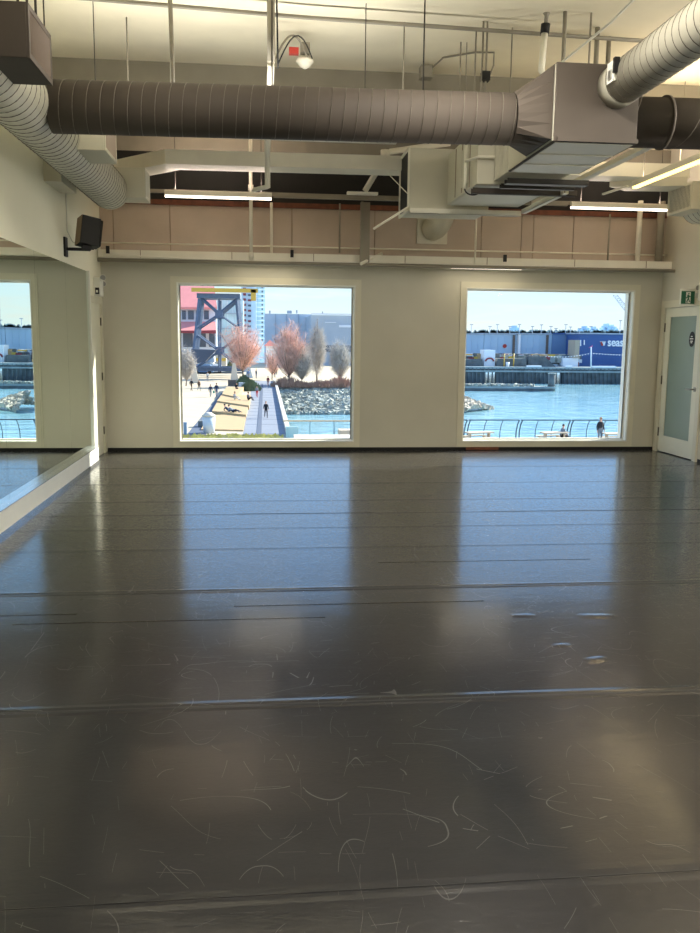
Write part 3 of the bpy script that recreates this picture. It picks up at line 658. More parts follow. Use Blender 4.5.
# emergency light left, exit sign right
def emerg(x, y, z, s_, name, label, sign):
    t = thing(name, (x, y, z), label, 'exit sign' if sign else 'emergency light')
    xa, xb = (x, x+.085) if s_ > 0 else (x-.085, x)
    MB().box(xa, xb, y-.11, y+.11, z, z+.23, WHT).build('battery_case', t, bevel=.012)
    for k, yy in enumerate((-.07, .17 if not sign else .16)):
        cc = Vector((x+s_*.10, y+yy, z+.23)) if not (k and True) else Vector((x+s_*.06, y+yy, z+.17))
        b = MB(); b.tube([cc, cc+Vector((s_*.02, -.05, -.01))], [.028, .04], WHT, 14); b.tube([cc+Vector((s_*.02, -.05, -.01)), cc+Vector((s_*.021, -.053, -.011))], .034, STEEL, 14); b.build('lamp_head', t)
    if not sign:
        b = MB(); b.box(xa+.02, xb-.015, y-.1105, y-.108, z+.02, z+.10, BLK)
        b.box(xa+.03, xb-.03, y-.112, y-.1105, z+.04, z+.07, WHT); b.build('front_label', t)
    return t
emerg(XL, 11.13, 2.01, 1, 'emergency_light', 'white twin head emergency light high beside corner door', False)
t = emerg(XR, 10.30, 2.04, -1, 'exit_sign', 'green running man exit sign above the glazed door', True)
# sign plate hanging beside the case, facing into the room toward the viewer
b = MB(); sx0, sx1, sy, sz0, sz1 = 5.24, 5.50, 10.58, 2.0, 2.20
p_ = aty(681, 292, 10.58); q_ = aty(694.5, 304, 10.58); sx0, sx1, sz0, sz1 = p_.x, q_.x, q_.z, p_.z+.012
b.box(sx0, sx1, sy, sy+.025, sz0-.01, sz1+.03, WHT); b.box(sx1, XR, sy, sy+.025, sz1-.02, sz1+.03, WHT); b.build('sign_housing', t)
b = MB(); b.box(sx0+.008, sx1-.006, sy-.003, sy, sz0, sz1, GREEN)
w_ = sx1-sx0; h_ = sz1-sz0; y0 = sy-.006
def sg(x0, x1, z0, z1, a=0): b.box(sx0+w_*x0, sx0+w_*x1, y0, sy-.003, sz0+h_*z0, sz0+h_*z1, WHT, Matrix.Rotation(a, 3, 'Y'))
sg(.36, .68, .05, .93)
b.box(sx0+w_*.36, sx0+w_*.68, y0+.0001, sy-.003, sz0+h_*.05, sz0+h_*.93, WHT)
def sgg(x0, x1, z0, z1, a=0): b.box(sx0+w_*x0, sx0+w_*x1, y0-.002, y0, sz0+h_*z0, sz0+h_*z1, GREEN, Matrix.Rotation(a, 3, 'Y'))
sgg(.50, .58, .74, .86); sgg(.46, .56, .42, .72, -.2); sgg(.40, .47, .42, .62, .8); sgg(.56, .64, .5, .68, -.9); sgg(.44, .50, .14, .44, .35); sgg(.55, .61, .14, .44, -.4); sgg(.40, .48, .10, .16)
b.build('sign_face', t)

# ================================================================== OUTSIDE
GZ, WZ = -5.5, -8.5            # pier level and water level below the studio floor
def G(px, py, z=GZ): return atz(px, py, z)
def P(px, py, y): return aty(px, py, y)
CONC = mat('pier_concrete', (192, 178, 152), .9, noise=.08, nscale=.4)
CONCG = mat('walk_concrete', (132, 138, 148), .9, noise=.06, nscale=.5)
TANW = mat('tan_decking', (186, 158, 116), .8, noise=.12, nscale=1.2, stretch=(1, 6, 1))
KERB = mat('kerb_white', (204, 197, 182), .8, noise=.05)
ASPH = mat('dark_paving', (86, 96, 112), .8, noise=.1)
BLUEST = mat('blue_steel', (84, 104, 132), .5, noise=.1, nscale=2)
YELL = mat('yellow_paint', (214, 176, 70), .5, noise=.05)
REDR = mat('red_roof', (238, 150, 142), .7, noise=.05, nscale=.5)
REDD = mat('dark_red_awning', (150, 66, 70), .7, noise=.05)
HWALL = mat('hazed_cladding', (222, 228, 234), .8, noise=.05, nscale=.5)  # cladding lightened to stand in for haze
HGLASS = mat('hazed_tower_glass', (190, 216, 222), .15, noise=.1, nscale=.3)  # glass tone lightened for haze
HDARK = mat('dark_window', (84, 96, 110), .3, noise=.1)
GREYB = mat('hazed_siding', (192, 204, 214), .8, noise=.05, nscale=.3)  # siding paled to carry the outdoor haze
GREYD = mat('hazed_siding_dark', (166, 178, 190), .8, noise=.05, nscale=.3)  # darker siding, also paled for haze
SHEDB = mat('hazed_shed_blue', (172, 198, 218), .7, noise=.05, nscale=.2, stretch=(1, 1, .1))  # shed blue paled, haze put into the colour
SHEDD = mat('shed_deep_blue', (58, 92, 148), .6, noise=.05, nscale=.2)
SHEDM = mat('shed_mid_blue', (104, 136, 172), .6, noise=.05, nscale=.2)
LETT = mat('sign_white', (236, 240, 244), .5, noise=.02)
ROCK = mat('riprap_rock', (156, 160, 150), .9, noise=.5, nscale=1.1)
ROCKT = mat('pale_rock', (176, 168, 152), .9, noise=.4, nscale=.8)
TIMB = mat('dock_timber', (100, 108, 110), .9, noise=.3, nscale=.6)
TIMBL = mat('dock_edge', (148, 160, 160), .9, noise=.15, nscale=.6)
TWIGP = mat('twig_pink', (226, 186, 168), .9, noise=.15, nscale=.5)
TWIGG = mat('twig_grey', (196, 188, 178), .9, noise=.15, nscale=.5)
TWIGR = mat('shrub_red', (172, 136, 116), .9, noise=.2, nscale=.8)
BARK = mat('bark', (108, 96, 88), .9, noise=.2)
LEAF = mat('hedge_green', (104, 116, 84), .9, noise=.35, nscale=1)
FLOWR = mat('yellow_green_planting', (188, 178, 100), .9, noise=.25, nscale=1)
RAILM = mat('rail_steel', (52, 72, 86), .4, .3, noise=.05)
RWOOD = mat('rail_wood', (184, 164, 132), .7, noise=.1)
TGLAS = mat('rail_glass', (150, 190, 200), .2, noise=.03)
TABLE = mat('table_top', (196, 180, 156), .7, noise=.06)
HAZE = mat('hazed_tower', (196, 220, 236), .6, noise=.05, nscale=.01)  # distance haze put into the tower colour
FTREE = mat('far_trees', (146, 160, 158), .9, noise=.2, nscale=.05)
SKIN = mat('skin', (206, 160, 136), .6, noise=.03)
COLR = {k: mat('cloth_'+k, v, .85, noise=.08, nscale=3) for k, v in dict(black=(34, 36, 42), navy=(44, 54, 78), grey=(128, 134, 140), maroon=(122, 50, 60), red=(180, 54, 54), jeans=(72, 92, 124), blue=(84, 116, 160), pale=(206, 206, 200), brown=(96, 76, 60), teal=(60, 150, 130)).items()}
HAIRS = {k: mat('hair_'+k, v, .8, noise=.1) for k, v in dict(dark=(38, 32, 30), brown=(92, 70, 52), fair=(176, 148, 110)).items()}

wt = box(-1200, 1500, 40, 2600, WZ-1, WZ, WATER).build('harbour_water'); tag(wt, 'blue rippling harbour water beyond the pier', 'water', kind='stuff')
# near pier deck under the windows
near = MB()
y_r = G(600, 438).y
near.box(-60, 90, 30, y_r+.3, GZ-1.2, GZ, KERB)
o = near.build('pier_deck'); struct(o)
# planting strip
a = G(185, 438.5); b_ = G(286, 434.5)
m_ = MB(); random.seed(3)
for k in range(700):
    x = random.uniform(a.x-4, b_.x-.3); y = random.uniform(a.y-2.5, a.y+1.8)
    h = random.uniform(.08, .28); r = random.uniform(.08, .2); q = Vector((x, y, GZ))
    m_.add([q+Vector((-r, -r, 0)), q+Vector((r, -r*.5, 0)), q+Vector((0, r, 0)), q+Vector((random.uniform(-r, r), 0, h))], [(0, 1, 3), (1, 2, 3), (2, 0, 3), (0, 2, 1)], FLOWR)
tag(m_.build('ground_cover'), 'yellow green planting strip along the foot of the left window view', 'plants', kind='stuff')
# plaza
def slab(px, m, z0=GZ, h=-1.2, top=0, name='plaza'):
    return MB().poly([tuple(G(*p) + Vector((0, 0, top))) for p in px], (0, 0, h), m).build(name)
T0 = G(272, 386)
pz = MB().poly([(-60, y_r+.3, GZ), tuple(G(243, 434.5)), tuple(G(253, 381)), (T0.x+3, G(253, 381).y+1, GZ), (38, 260, GZ), (-90, 260, GZ)], (0, 0, -3.2), CONC).build('plaza'); struct(pz)
o = slab([(243, 434.8), (288, 434.8), (274.5, 381), (253, 381)], CONCG, top=.02, name='boardwalk'); struct(o)
# paving joints on the walkway
j = MB()
for k in range(16):
    py = 434-52*(k/16)**.62
    t_ = (434.8-py)/(434.8-381); xl = 243+(253-243)*t_; xr = 288+(274.5-288)*t_
    q0 = G(xl+1, py); q1 = G(xr-1, py); j.box(q0.x, q1.x, q0.y, q0.y+.08, GZ+.02, GZ+.028, ASPH)
j.build('paving_joint', o)
def walk_strip(p0, p1, w_, h_, m, name, label, cat):
    a = G(*p0); b_ = G(*p1); d = (b_-a).normalized(); s_ = Vector((d.y, -d.x, 0))*w_/2
    o = MB().poly([tuple(a-s_), tuple(a+s_), tuple(b_+s_), tuple(b_-s_)], (0, 0, h_), m).build(name); tag(o, label, cat); return o
walk_strip((288.5, 435), (274.8, 381), .35, .35, KERB, 'kerb', 'pale kerb along the right side of grey boardwalk', 'kerb')
walk_strip((259, 435), (262, 384), .35, .05, ASPH, 'drain_strip', 'dark drain strip running along middle of grey boardwalk', 'drain')
o = slab([(187, 434.6), (206, 434.6), (226, 393), (221.5, 393)], ASPH, top=.02, name='ramp_strip', h=-.5); tag(o, 'blue grey paved ramp strip between plaza and wooden steps', 'ramp')
# timber lounging steps
t = thing('lounging_steps', G(225, 420), 'tan timber lounging steps where people sit in the sun', 'timber steps')
def tier(px, z, nm='tier'):
    MB().poly([tuple(G(*p)+Vector((0, 0, z))) for p in px], (0, 0, -z-.2), TANW).build(nm, t)
tier([(201, 430.5), (243, 431.5), (246, 416), (209.5, 416)], .12)
tier([(212, 414), (246, 418), (248.5, 408), (217, 405)], .30)
tier([(217, 405), (249, 410), (251, 399), (222, 398)], .45)
tier([(222, 399), (236, 402), (244, 391), (226.5, 391)], .6)
q = G(206, 427); MB().box(q.x-.6, q.x+.4, q.y-.3, q.y+.6, GZ, GZ+.5, TIMB).build('dark_recess', t)
# planters by the steps
def bin_(px, py, label, sc=1):
    q = G(px, py); t = thing('litter_bin', q, label, 'bin')
    MB().tube([q, q+Vector((0, 0, 1.25*sc))], [.42*sc, .48*sc], GREYB, 16).build('bin_body', t)
    MB().tube([q+Vector((0, 0, 1.25*sc)), q+Vector((0, 0, 1.32*sc)), q+Vector((0, 0, 1.55*sc))], [.52*sc, .52*sc, .2*sc], KERB, 16).build('bin_lid', t)
bin_(209, 433, 'round grey bin with pale lid at foot of the timber steps')
q = G(292, 437); tag(MB().box(q.x-.45, q.x+.45, q.y-.3, q.y+.3, GZ, GZ+.75, TGLAS).build('utility_box'), 'small teal box at the corner of the boardwalk kerb', 'box')
q = G(185.3, 436); tag(MB().box(q.x-.12, q.x+.12, q.y-.1, q.y+.1, GZ, GZ+1.0, SHEDM).build('blue_post'), 'short blue post in lower left corner of left window', 'post')
# glass balustrade with wooden cap at the water
q0 = G(283, 437); q1 = G(352, 437); ty = y_r+.1
t = thing('glass_balustrade', (q0.x, ty, GZ), 'balustrade with tan wooden cap over the green water, left window', 'balustrade')
MB().box(q0.x, q1.x+.6, ty-.08, ty+.08, GZ+1.2, GZ+1.29, RWOOD).build('cap_rail', t)
for k in range(5):
    x = q0.x+1.9+k*1.75; MB().box(x-.07, x+.07, ty-.05, ty+.05, GZ, GZ+1.2, TGLAS).build('post', t)
# near canopy edge in the right bottom of the left window
a = G(293, 439); tag(MB().box(a.x, a.x+4.3, a.y-3.5, a.y-.9, GZ+.05, GZ+.42, KERB).build('bench_block'), 'long pale block bench at the lower right of left window', 'bench')
a = G(338, 437); tag(MB().box(a.x, a.x+4.0, a.y-1.2, a.y+.2, GZ+.05, GZ+.6, TABLE).build('bench_block'), 'raised pale slab at the right bottom corner of left window', 'bench')

# rocks
def rocks(name, label, n_, fn, rmin, rmax, m1, seed=1):
    random.seed(seed); b = MB()
    for k in range(n_):
        p = Vector(fn()); r = random.uniform(rmin, rmax)
        n_v = 8; vs = []
        R3 = Matrix.Rotation(random.uniform(0, 6), 3, 'Z') @ Matrix.Rotation(random.uniform(0, 6), 3, 'X')
        for x in (-1, 1):
            for y in (-1, 1):
                for z in (-1, 1): vs.append(p + R3 @ Vector((x*r*random.uniform(.5, 1), y*r*random.uniform(.4, .8), z*r*random.uniform(.35, .7))))
        b.add(vs, [(0, 1, 3, 2), (4, 6, 7, 5), (0, 4, 5, 1), (2, 3, 7, 6), (0, 2, 6, 4), (1, 5, 7, 3)], m1)
    o = b.build(name); tag(o, label, 'rocks', kind='stuff'); return o
T0 = G(272, 386); T1 = G(372, 387); B0 = G(286, 414.5, WZ); B1 = G(372, 414.5, WZ)
def slope():
    u, v = random.random(), random.random()
    return (T0.lerp(T1, u)).lerp(B0.lerp(B1, u), v)
rocks('riprap', 'grey boulder riprap bank sloping down to the green water', 3000, slope, .22, .62, ROCK)
b = MB(); b.poly([tuple(T0+Vector((0, 0, -.5))), tuple(T1+Vector((0, 0, -.5))), tuple(B1+Vector((0, .5, -.6))), tuple(B0+Vector((0, .5, -.6)))], (0, .5, -2), TIMB)  # dark bed put in for the shaded gaps between rocks
o = b.build('riprap_bank'); struct(o)
# land behind the riprap
b = MB(); up_ = Vector((0, 0, .06)); b.poly([tuple(T0+up_), tuple(T1+up_), (38, 232, GZ+.06), (T0.x+2, 232, GZ+.06)], (0, 0, -2.8), CONC); o = b.build('garden_ground'); struct(o)
# breakwater rocks in the right window
M0 = G(452, 411, WZ)
def mound():
    u = random.random()**.8; w_ = random.uniform(-1, 1)*(1-u)*4.5
    e = M0.lerp(G(492, 409, WZ), u); return (e.x, e.y+w_*1.2, WZ+max(0, (1-u)*2.6*(1-abs(w_)/5)))
rocks('rock_spit', 'pale boulder spit reaching into the harbour at left of right window', 520, mound, .2, .5, ROCKT, 5)

# ---------------------------------------------------------------- bare trees
def tree(px, py, h, spread, tw, label, name='bare_tree', seed=1, twigs=1900, columnar=False, trunk_r=.16, low=.12, group='bare winter trees along the promenade', z=GZ):
    random.seed(seed); q = G(px, py, z); t = thing(name, q, label, 'tree', group)
    b = MB(); b.tube([q, q+Vector((random.uniform(-.1, .1), 0, h*low)), q+Vector((0, 0, h*(.55 if not columnar else .9)))], [trunk_r, trunk_r*.8, trunk_r*.3], BARK, 6)
    bc = MB(); ends = []
    cz = h*.57 if not columnar else h*.53; rz = h*.43 if not columnar else h*.47
    def shell(f):
        while True:
            v = Vector((random.uniform(-1, 1), random.uniform(-1, 1), random.uniform(-1, 1)))
            if .02 < v.length < 1: break
        v = v.normalized()*f; return q+Vector((v.x*spread, v.y*spread, cz+v.z*rz))
    for k in range(34):
        p2 = shell(random.uniform(.45, .8)); z0 = min(max(h*low, (p2.z-q.z)*(.35 if not columnar else .7)), h*.55)
        p0 = q+Vector((0, 0, z0)); p1 = p0.lerp(p2, .5)+Vector((0, 0, -.04*h if p2.z > p0.z else .04*h))
        b.tube([p0, p1, p2], [trunk_r*.35, trunk_r*.22, .03], BARK, 4, False); ends.append((p0, p1, p2))
    b.build('trunk', t)
    for k in range(twigs):
        p0, p1, p2 = random.choice(ends); u = random.random(); s_ = p1.lerp(p2, u) if random.random() < .8 else p0.lerp(p1, u)
        e = shell(random.uniform(.55, 1.0)**.6)
        d = e-s_
        if d.length > .28*h: e = s_+d.normalized()*.28*h*random.uniform(.6, 1)
        mid = s_.lerp(e, .5)+Vector((random.uniform(-.15, .15), random.uniform(-.15, .15), random.uniform(-.1, .2)))
        bc.tube([s_, mid, e], [.021, .016, .010], tw, 3, False, False)
        if random.random() < .5:
            e2 = mid+(e-mid)*.8+Vector((random.uniform(-.5, .5), random.uniform(-.5, .5), random.uniform(-.1, .5))); bc.tube([mid, e2], [.016, .01], tw, 3, False, False)
    bc.build('twigs', t)
tree(243, 379, 11.2, 5.9, TWIGP, 'pink budded bare tree in front of the blue crane tower', seed=11)
tree(289, 386, 10.9, 3.6, TWIGP, 'pink budded bare tree left of the tall grey column tree', seed=12)
tree(317, 384, 11.4, 1.8, TWIGG, 'tall narrow grey bare tree between pink tree and right frame', seed=13, columnar=True)
tree(340, 386, 8.6, 2.3, TWIGG, 'smaller grey bare tree near right edge of left window', seed=14, trunk_r=.1)
tree(186, 386, 6.5, 2.0, TWIGG, 'grey bare tree against left edge of left window', seed=15, trunk_r=.1)
tree(302, 386, 7.5, 2.4, TWIGG, 'low greyish bare tree between the pink and column trees', seed=16, trunk_r=.1)
tree(272, 380, 6.5, 2.0, TWIGP, 'small pinkish bare tree between the two big pink trees', seed=17, trunk_r=.09, twigs=600)
# shrubs along the riprap
random.seed(9)
for i, (px, py, w_, h_, mm, lb) in enumerate(((288, 387, 3.2, 1.7, TWIGR, 'reddish twiggy shrub at left end of the riprap'), (302, 387, 2.4, 1.0, TWIGR, 'low reddish shrub beside the blue grey boulder gap'), (322, 387, 3.0, 1.2, TWIGR, 'russet shrub below the tall column tree'), (340, 387, 3.2, 1.7, TWIGR, 'reddish shrub near right edge above riprap'), (251, 391, 1.6, 1.7, LEAF, 'green shrub at the top of timber steps'), (244, 386, 1.4, 1.8, LEAF, 'greyish green shrub beside the seated sunbathers'), (231, 372, 1.4, 2.6, LEAF, 'dark rounded green bush behind the plaza'))):
    q = G(px, py); b = MB()
    for k in range(420):
        a = random.uniform(0, 2*pi); r = sqrt(random.random()); p = q+Vector((cos(a)*r*w_*.8, sin(a)*r*w_*.5, 0))
        hh = h_*(1-r*r*.7)*random.uniform(.6, 1)
        b.tube([p, p+Vector((random.uniform(-.3, .3), random.uniform(-.3, .3), hh))], [.05, .03], mm, 3, False, False)
        if mm is LEAF:
            c_ = p+Vector((0, 0, hh*random.random())); s_ = .16
            b.add([c_+Vector((-s_, 0, -s_)), c_+Vector((s_, 0, -s_)), c_+Vector((0, s_*.5, s_))], [(0, 1, 2)], mm)
    tag(b.build('shrub'), lb, 'shrub', 'shrubs beside the promenade')

# ---------------------------------------------------------------- blue crane tower
def beam(b, p, q, w_, m): b.tube([p, q], w_, m, 4, True, False)
cy = 160
def C(px, py, dy=0): return P(px, py, cy+dy)
t = thing('crane_tower', C(216, 378), 'dark blue steel crane tower with cross bracing and yellow top beam', 'crane')
tl, tr_ = C(200, 299), C(237, 299); bl, br = C(192, 372), C(244, 372)
dd = Vector((0, 7, 0))
for nm, p, q in (('leg', tl, bl), ('leg', tr_, br), ('leg', tl+dd, bl+dd), ('leg', tr_+dd, br+dd)):
    b = MB(); beam(b, p, q, .40, BLUEST); b.build(nm, t)
for o_ in (Vector((0, 0, 0)), dd):
    b = MB(); c = C(219, 314)+o_; w_ = .3
    for p in (C(201, 298), C(237, 299), C(198, 328), C(241, 330)): beam(b, p+o_, c, .28 if p.z > c.z else .16, BLUEST)
    c2 = C(219, 351)+o_
    for p in (C(196, 334), C(242, 334), C(193, 370), C(243, 370)): beam(b, p+o_, c2, .17, BLUEST)
    beam(b, C(219, 299)+o_, C(219, 372)+o_, .16, BLUEST)
    for c_ in (c, c2): b.box(c_.x-.7, c_.x+.7, c_.y-.35, c_.y+.35, c_.z-.7, c_.z+.7, BLUEST)
    b.build('cross_bracing', t)
b = MB(); p = C(197, 298); q = C(240, 294); b.box(p.x, q.x, cy-.6, cy+7.6, p.z, q.z, BLUEST); b.build('head_girder', t)
b = MB(); p = C(192, 292); q = C(258, 289.3); b.box(p.x, q.x, cy-1.5, cy-.7, p.z, q.z, YELL); p = C(251, 301); q = C(256, 290); b.box(p.x, q.x, cy-1.5, cy-.7, p.z, q.z, YELL); b.build('yellow_beam', t)
b = MB(); p = C(193, 371); q = C(243, 367.5); 
for dy in (0, 7): b.box(p.x, q.x, cy+dy-.3, cy+dy+.3, p.z, q.z, BLUEST)
b.build('lower_girder', t)
# sloping dark roof / ramp at the tower foot
b = MB(); b.poly([tuple(C(191, 349, -6)), tuple(C(216, 350, -6)), tuple(C(205, 362, -6)), tuple(C(192, 364, -6))], (0, 4, 0), ASPH); tag(b.build('slanting_roof'), 'slanting dark roof panel below the left leg of crane tower', 'roof')

# ---------------------------------------------------------------- buildings behind
def bld(name, px0, px1, pyt, dist, depth, m, label, cat='building', base=GZ):
    a = P(px0, pyt, dist); b_ = P(px1, pyt, dist); t = thing(name, ((a.x+b_.x)/2, dist, base), label, cat)
    MB().box(a.x, b_.x, dist, dist+depth, base, a.z, m).build('wall', t)
    return t, a.x, b_.x, a.z
def win(t, px0, px1, py0, py1, dist, m, name='window', d=.25):
    a = P(px0, py0, dist); b_ = P(px1, py1, dist); return MB().box(a.x, b_.x, dist-d, dist+.05, b_.z, a.z, m).build(name, t)
D1 = 188
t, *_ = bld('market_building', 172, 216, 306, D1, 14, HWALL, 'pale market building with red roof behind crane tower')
a = P(172, 307, D1-1); b_ = P(217, 307, D1-1); c_ = P(214, 284, D1+8); d_ = P(172, 284, D1+8)
MB().poly([tuple(a), tuple(b_), tuple(c_), tuple(d_)], (0, 0, -.5), REDR).build('red_roof', t)
for p0, p1 in ((182, 186), (188, 194), (196, 200), (204, 209)): win(t, p0, p1, 310.5, 319.5, D1, HDARK)
a = P(172, 331, D1-5); b_ = P(216, 330, D1-5); c_ = P(215, 321.5, D1); d_ = P(172, 321.5, D1)
MB().poly([tuple(a), tuple(b_), tuple(c_), tuple(d_)], (0, 0, -.4), REDR).build('lower_roof', t)
for p0, p1 in ((183, 193), (197, 206), (209, 215)): win(t, p0, p1, 333, 347, D1, HDARK, 'doorway')
MB().poly([tuple(P(172, 333, D1-6)), tuple(P(216, 333.5, D1-6)), tuple(P(216, 330.5, D1-6)), tuple(P(172, 330.5, D1-6))], (0, .5, 0), REDD).build('awning_edge', t)
t, *_ = bld('glass_pavilion', 217, 243, 299, D1+6, 14, HGLASS, 'blue green glazed pavilion between crane tower legs')
for k in range(5): win(t, 217+k*5.2, 217.8+k*5.2, 299, 345, D1+6, HWALL, 'mullion', .3)
for py in (313, 328): win(t, 217, 243, py, py+1.2, D1+6, GREYD, 'floor_band', .35)
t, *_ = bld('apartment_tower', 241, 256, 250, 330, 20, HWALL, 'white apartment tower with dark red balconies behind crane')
for k in range(16):
    py = 262+k*5.2; win(t, 243, 246, py, py+2.4, 330, REDD, 'balcony', .8)
    win(t, 248, 251, py+1, py+3, 330, REDD if k % 2 else HDARK, 'balcony', .8)
t, *_ = bld('apartment_tower', 256, 264.8, 240, 345, 20, HGLASS, 'tall teal glass apartment tower left of the grey warehouse')
for k in range(20):
    py = 254+k*4.4; win(t, 256.3, 264.5, py, py+1.1, 345, HWALL, 'floor_band', .6)
    win(t, 261.5, 263, py+1.5, py+3.3, 345, HDARK, 'window', .4)
D2 = 262
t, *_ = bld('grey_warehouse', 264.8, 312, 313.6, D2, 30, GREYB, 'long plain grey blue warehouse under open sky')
for px, w_, h_ in ((269, 1.5, 3), (287, 4.5, 3), (296, 1.2, 3.5)): win(t, px, px+w_, 313.8-h_, 313.6, D2+3, GREYD, 'roof_unit', 2)
for px in (275, 286, 298): win(t, px, px+1, 314, 345, D2, GREYD, 'wall_joint')
D3 = 235
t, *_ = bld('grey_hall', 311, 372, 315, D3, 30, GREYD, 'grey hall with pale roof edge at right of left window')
win(t, 311, 372, 313.2, 315.4, D3-1, HWALL, 'roof_edge', .4); win(t, 339, 352, 325, 327.5, D3, HWALL, 'sign_band'); win(t, 325, 336, 322, 322.8, D3, HWALL, 'pale_line')
win(t, 331, 339, 364, 379, D3, HDARK, 'doorway'); win(t, 311, 352, 345, 352, D3, HDARK, 'window_band')
win(t, 322, 323, 311.5, 313.5, D3, GREYD, 'roof_vent')
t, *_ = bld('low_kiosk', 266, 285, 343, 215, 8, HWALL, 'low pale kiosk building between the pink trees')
a = P(264, 346, 214); b_ = P(277, 346, 214); c_ = P(270, 340, 214); MB().poly([tuple(a), tuple(b_), tuple(c_)], (0, 8, 0), REDR).build('gable_roof', t)
t, *_ = bld('low_kiosk', 196, 213, 361, 176, 5, HWALL, 'white gabled kiosk under the crane tower')
MB().poly([tuple(P(194, 362, 175)), tuple(P(214.5, 362, 175)), tuple(P(213, 353, 175)), tuple(P(208, 350.5, 175))], (0, 6, 0), GREYD).build('gable_roof', t)
win(t, 207, 210, 364, 372, 176, HDARK)
t, *_ = bld('low_kiosk', 214, 226, 354, 186, 6, KERB, 'cream kiosk with yellow band right of gabled kiosk')
win(t, 214, 226, 358, 361, 186, YELL, 'yellow_band')
win(t, 216, 219, 363, 372, 186, HDARK); 
t, *_ = bld('low_kiosk', 190, 212, 340, 205, 6, KERB, 'cream shopfront with yellow fascia behind crane leg')
win(t, 190, 212, 343, 347, 205, YELL, 'yellow_fascia')
t, *_ = bld('low_wall', 194, 252, 376.5, 168, .5, SHEDB, 'low blue grey wall at the back of the plaza', 'wall')
t, *_ = bld('low_wall', 192, 243, 371.5, 176, .5, HDARK, 'dark hoarding behind the plaza wall', 'hoarding')
t, *_ = bld('low_wall', 253, 275, 378.6, 158, .5, SHEDM, 'dark blue low wall across the end of boardwalk', 'wall')
for px, py, h_, lb, m__ in ((194.5, 383, 3.0, 'white slanted sign board on plaza left', KERB), (234.5, 381, 3.0, 'white tapering marker beside plaza wall', KERB), (249, 378, 2.4, 'grey blue upright board by tree trunk', SHEDB)):
    q = G(px, py); tag(MB().poly([tuple(q+Vector((-.7, 0, 0))), tuple(q+Vector((.7, 0, 0))), tuple(q+Vector((.15, 0, h_))), tuple(q+Vector((-.3, 0, h_)))], (0, .3, 0), m__).build('sign_board'), lb, 'sign')
for px, py, lb, m__ in ((232, 386, 'dark brown crate near the top of timber steps', BARK), (243, 389, 'grey planter box beside the green shrub', GREYD)):
    q = G(px, py); tag(MB().box(q.x-.6, q.x+.6, q.y, q.y+.7, GZ, GZ+.9, m__).build('planter_box'), lb, 'planter')
for px, py, m__, lb in ((203, 374, SHEDM, 'blue van parked beyond the hoarding'), (213, 373.5, HWALL, 'white van parked beyond the hoarding')):
    q = G(px, py); t = thing('parked_van', q, lb, 'van')
    MB().poly([(q.x-1.9, q.y, GZ+.35), (q.x+2.0, q.y, GZ+.35), (q.x+2.0, q.y, GZ+1.2), (q.x+1.3, q.y, GZ+1.9), (q.x-1.9, q.y, GZ+1.9)], (0, 1.8, 0), m__).build('van_body', t)
    for dx in (-1.2, 1.3): MB().tube([(q.x+dx, q.y-.02, GZ+.35), (q.x+dx, q.y+.2, GZ+.35)], .35, BLK, 14).build('wheel', t)

# ---------------------------------------------------------------- right window: railing, tables
random.seed(21)
t0 = thing('pier_railing', (P(455, 438, y_r).x, y_r, GZ), 'dark curved steel pier railing bay at far left of right window', 'railing', 'railing bays along the pier edge')
def bay(x0, x1, label, idx):
    t = t0 if idx == 0 else thing('pier_railing', (x0, y_r, GZ), label, 'railing', 'railing bays along the pier edge')
    MB().box(x0+.05, x1-.05, y_r-.08, y_r+.04, GZ+1.30, GZ+1.37, RAILM).build('top_rail', t)
    n_ = 3
    for k in range(n_+1):
        x = x0+.12+(x1-x0-.24)*k/n_
        b = MB(); b.tube([(x-.12, y_r+.05, GZ), (x-.10, y_r+.1, GZ+.5), (x-.02, y_r+.07, GZ+1.0), (x+.08, y_r-.02, GZ+1.33)], .045 if k in (0, n_) else .028, RAILM, 6); b.build('post', t)
    for z in (.35, .65, .95): MB().tube([(x0+.05, y_r+.09, GZ+z), (x1-.05, y_r+.09, GZ+z)], .008, RAILM, 4).build('wire', t)
xx = [P(p, 430, y_r).x for p in (417, 467.5, 519.5, 570.5, 622, 673)]
lbs = ['', 'curved steel railing bay above the left picnic table', 'curved steel railing bay left of the seated hooded person', 'curved steel railing bay behind the person in black', 'curved steel railing bay running out at the right frame']
for i in range(5): bay(xx[i], xx[i+1], lbs[i], i)
def picnic(px, py, rot_, label):
    q = G(px, py); t = thing('picnic_table', q, label, 'picnic table', 'picnic tables on the pier deck'); R3 = Rz(rot_)
    def bx(nm, *a):
        b = MB(); b.box(q.x+a[0], q.x+a[1], q.y+a[2], q.y+a[3], GZ+a[4], GZ+a[5], TABLE, R3, (q.x, q.y, GZ)); b.build(nm, t)
    bx('table_top', -.95, .95, -.4, .4, .70, .78)
    bx('bench', -.95, .95, -.95, -.65, .40, .46); bx('bench', -.95, .95, .65, .95, .40, .46)
    bx('leg_frame', -.8, -.7, -.8, .8, 0, .40); bx('leg_frame', .7, .8, -.8, .8, 0, .40); bx('leg_frame', -.8, -.7, -.15, .15, .40, .70); bx('leg_frame', .7, .8, -.15, .15, .40, .70)
picnic(479, 443, .25, 'pale picnic table at left of right window, nearest the frame')
picnic(554, 443, .25, 'pale picnic table beside the seated hooded person')
picnic(616, 444, .1, 'pale picnic table right of the person in black')
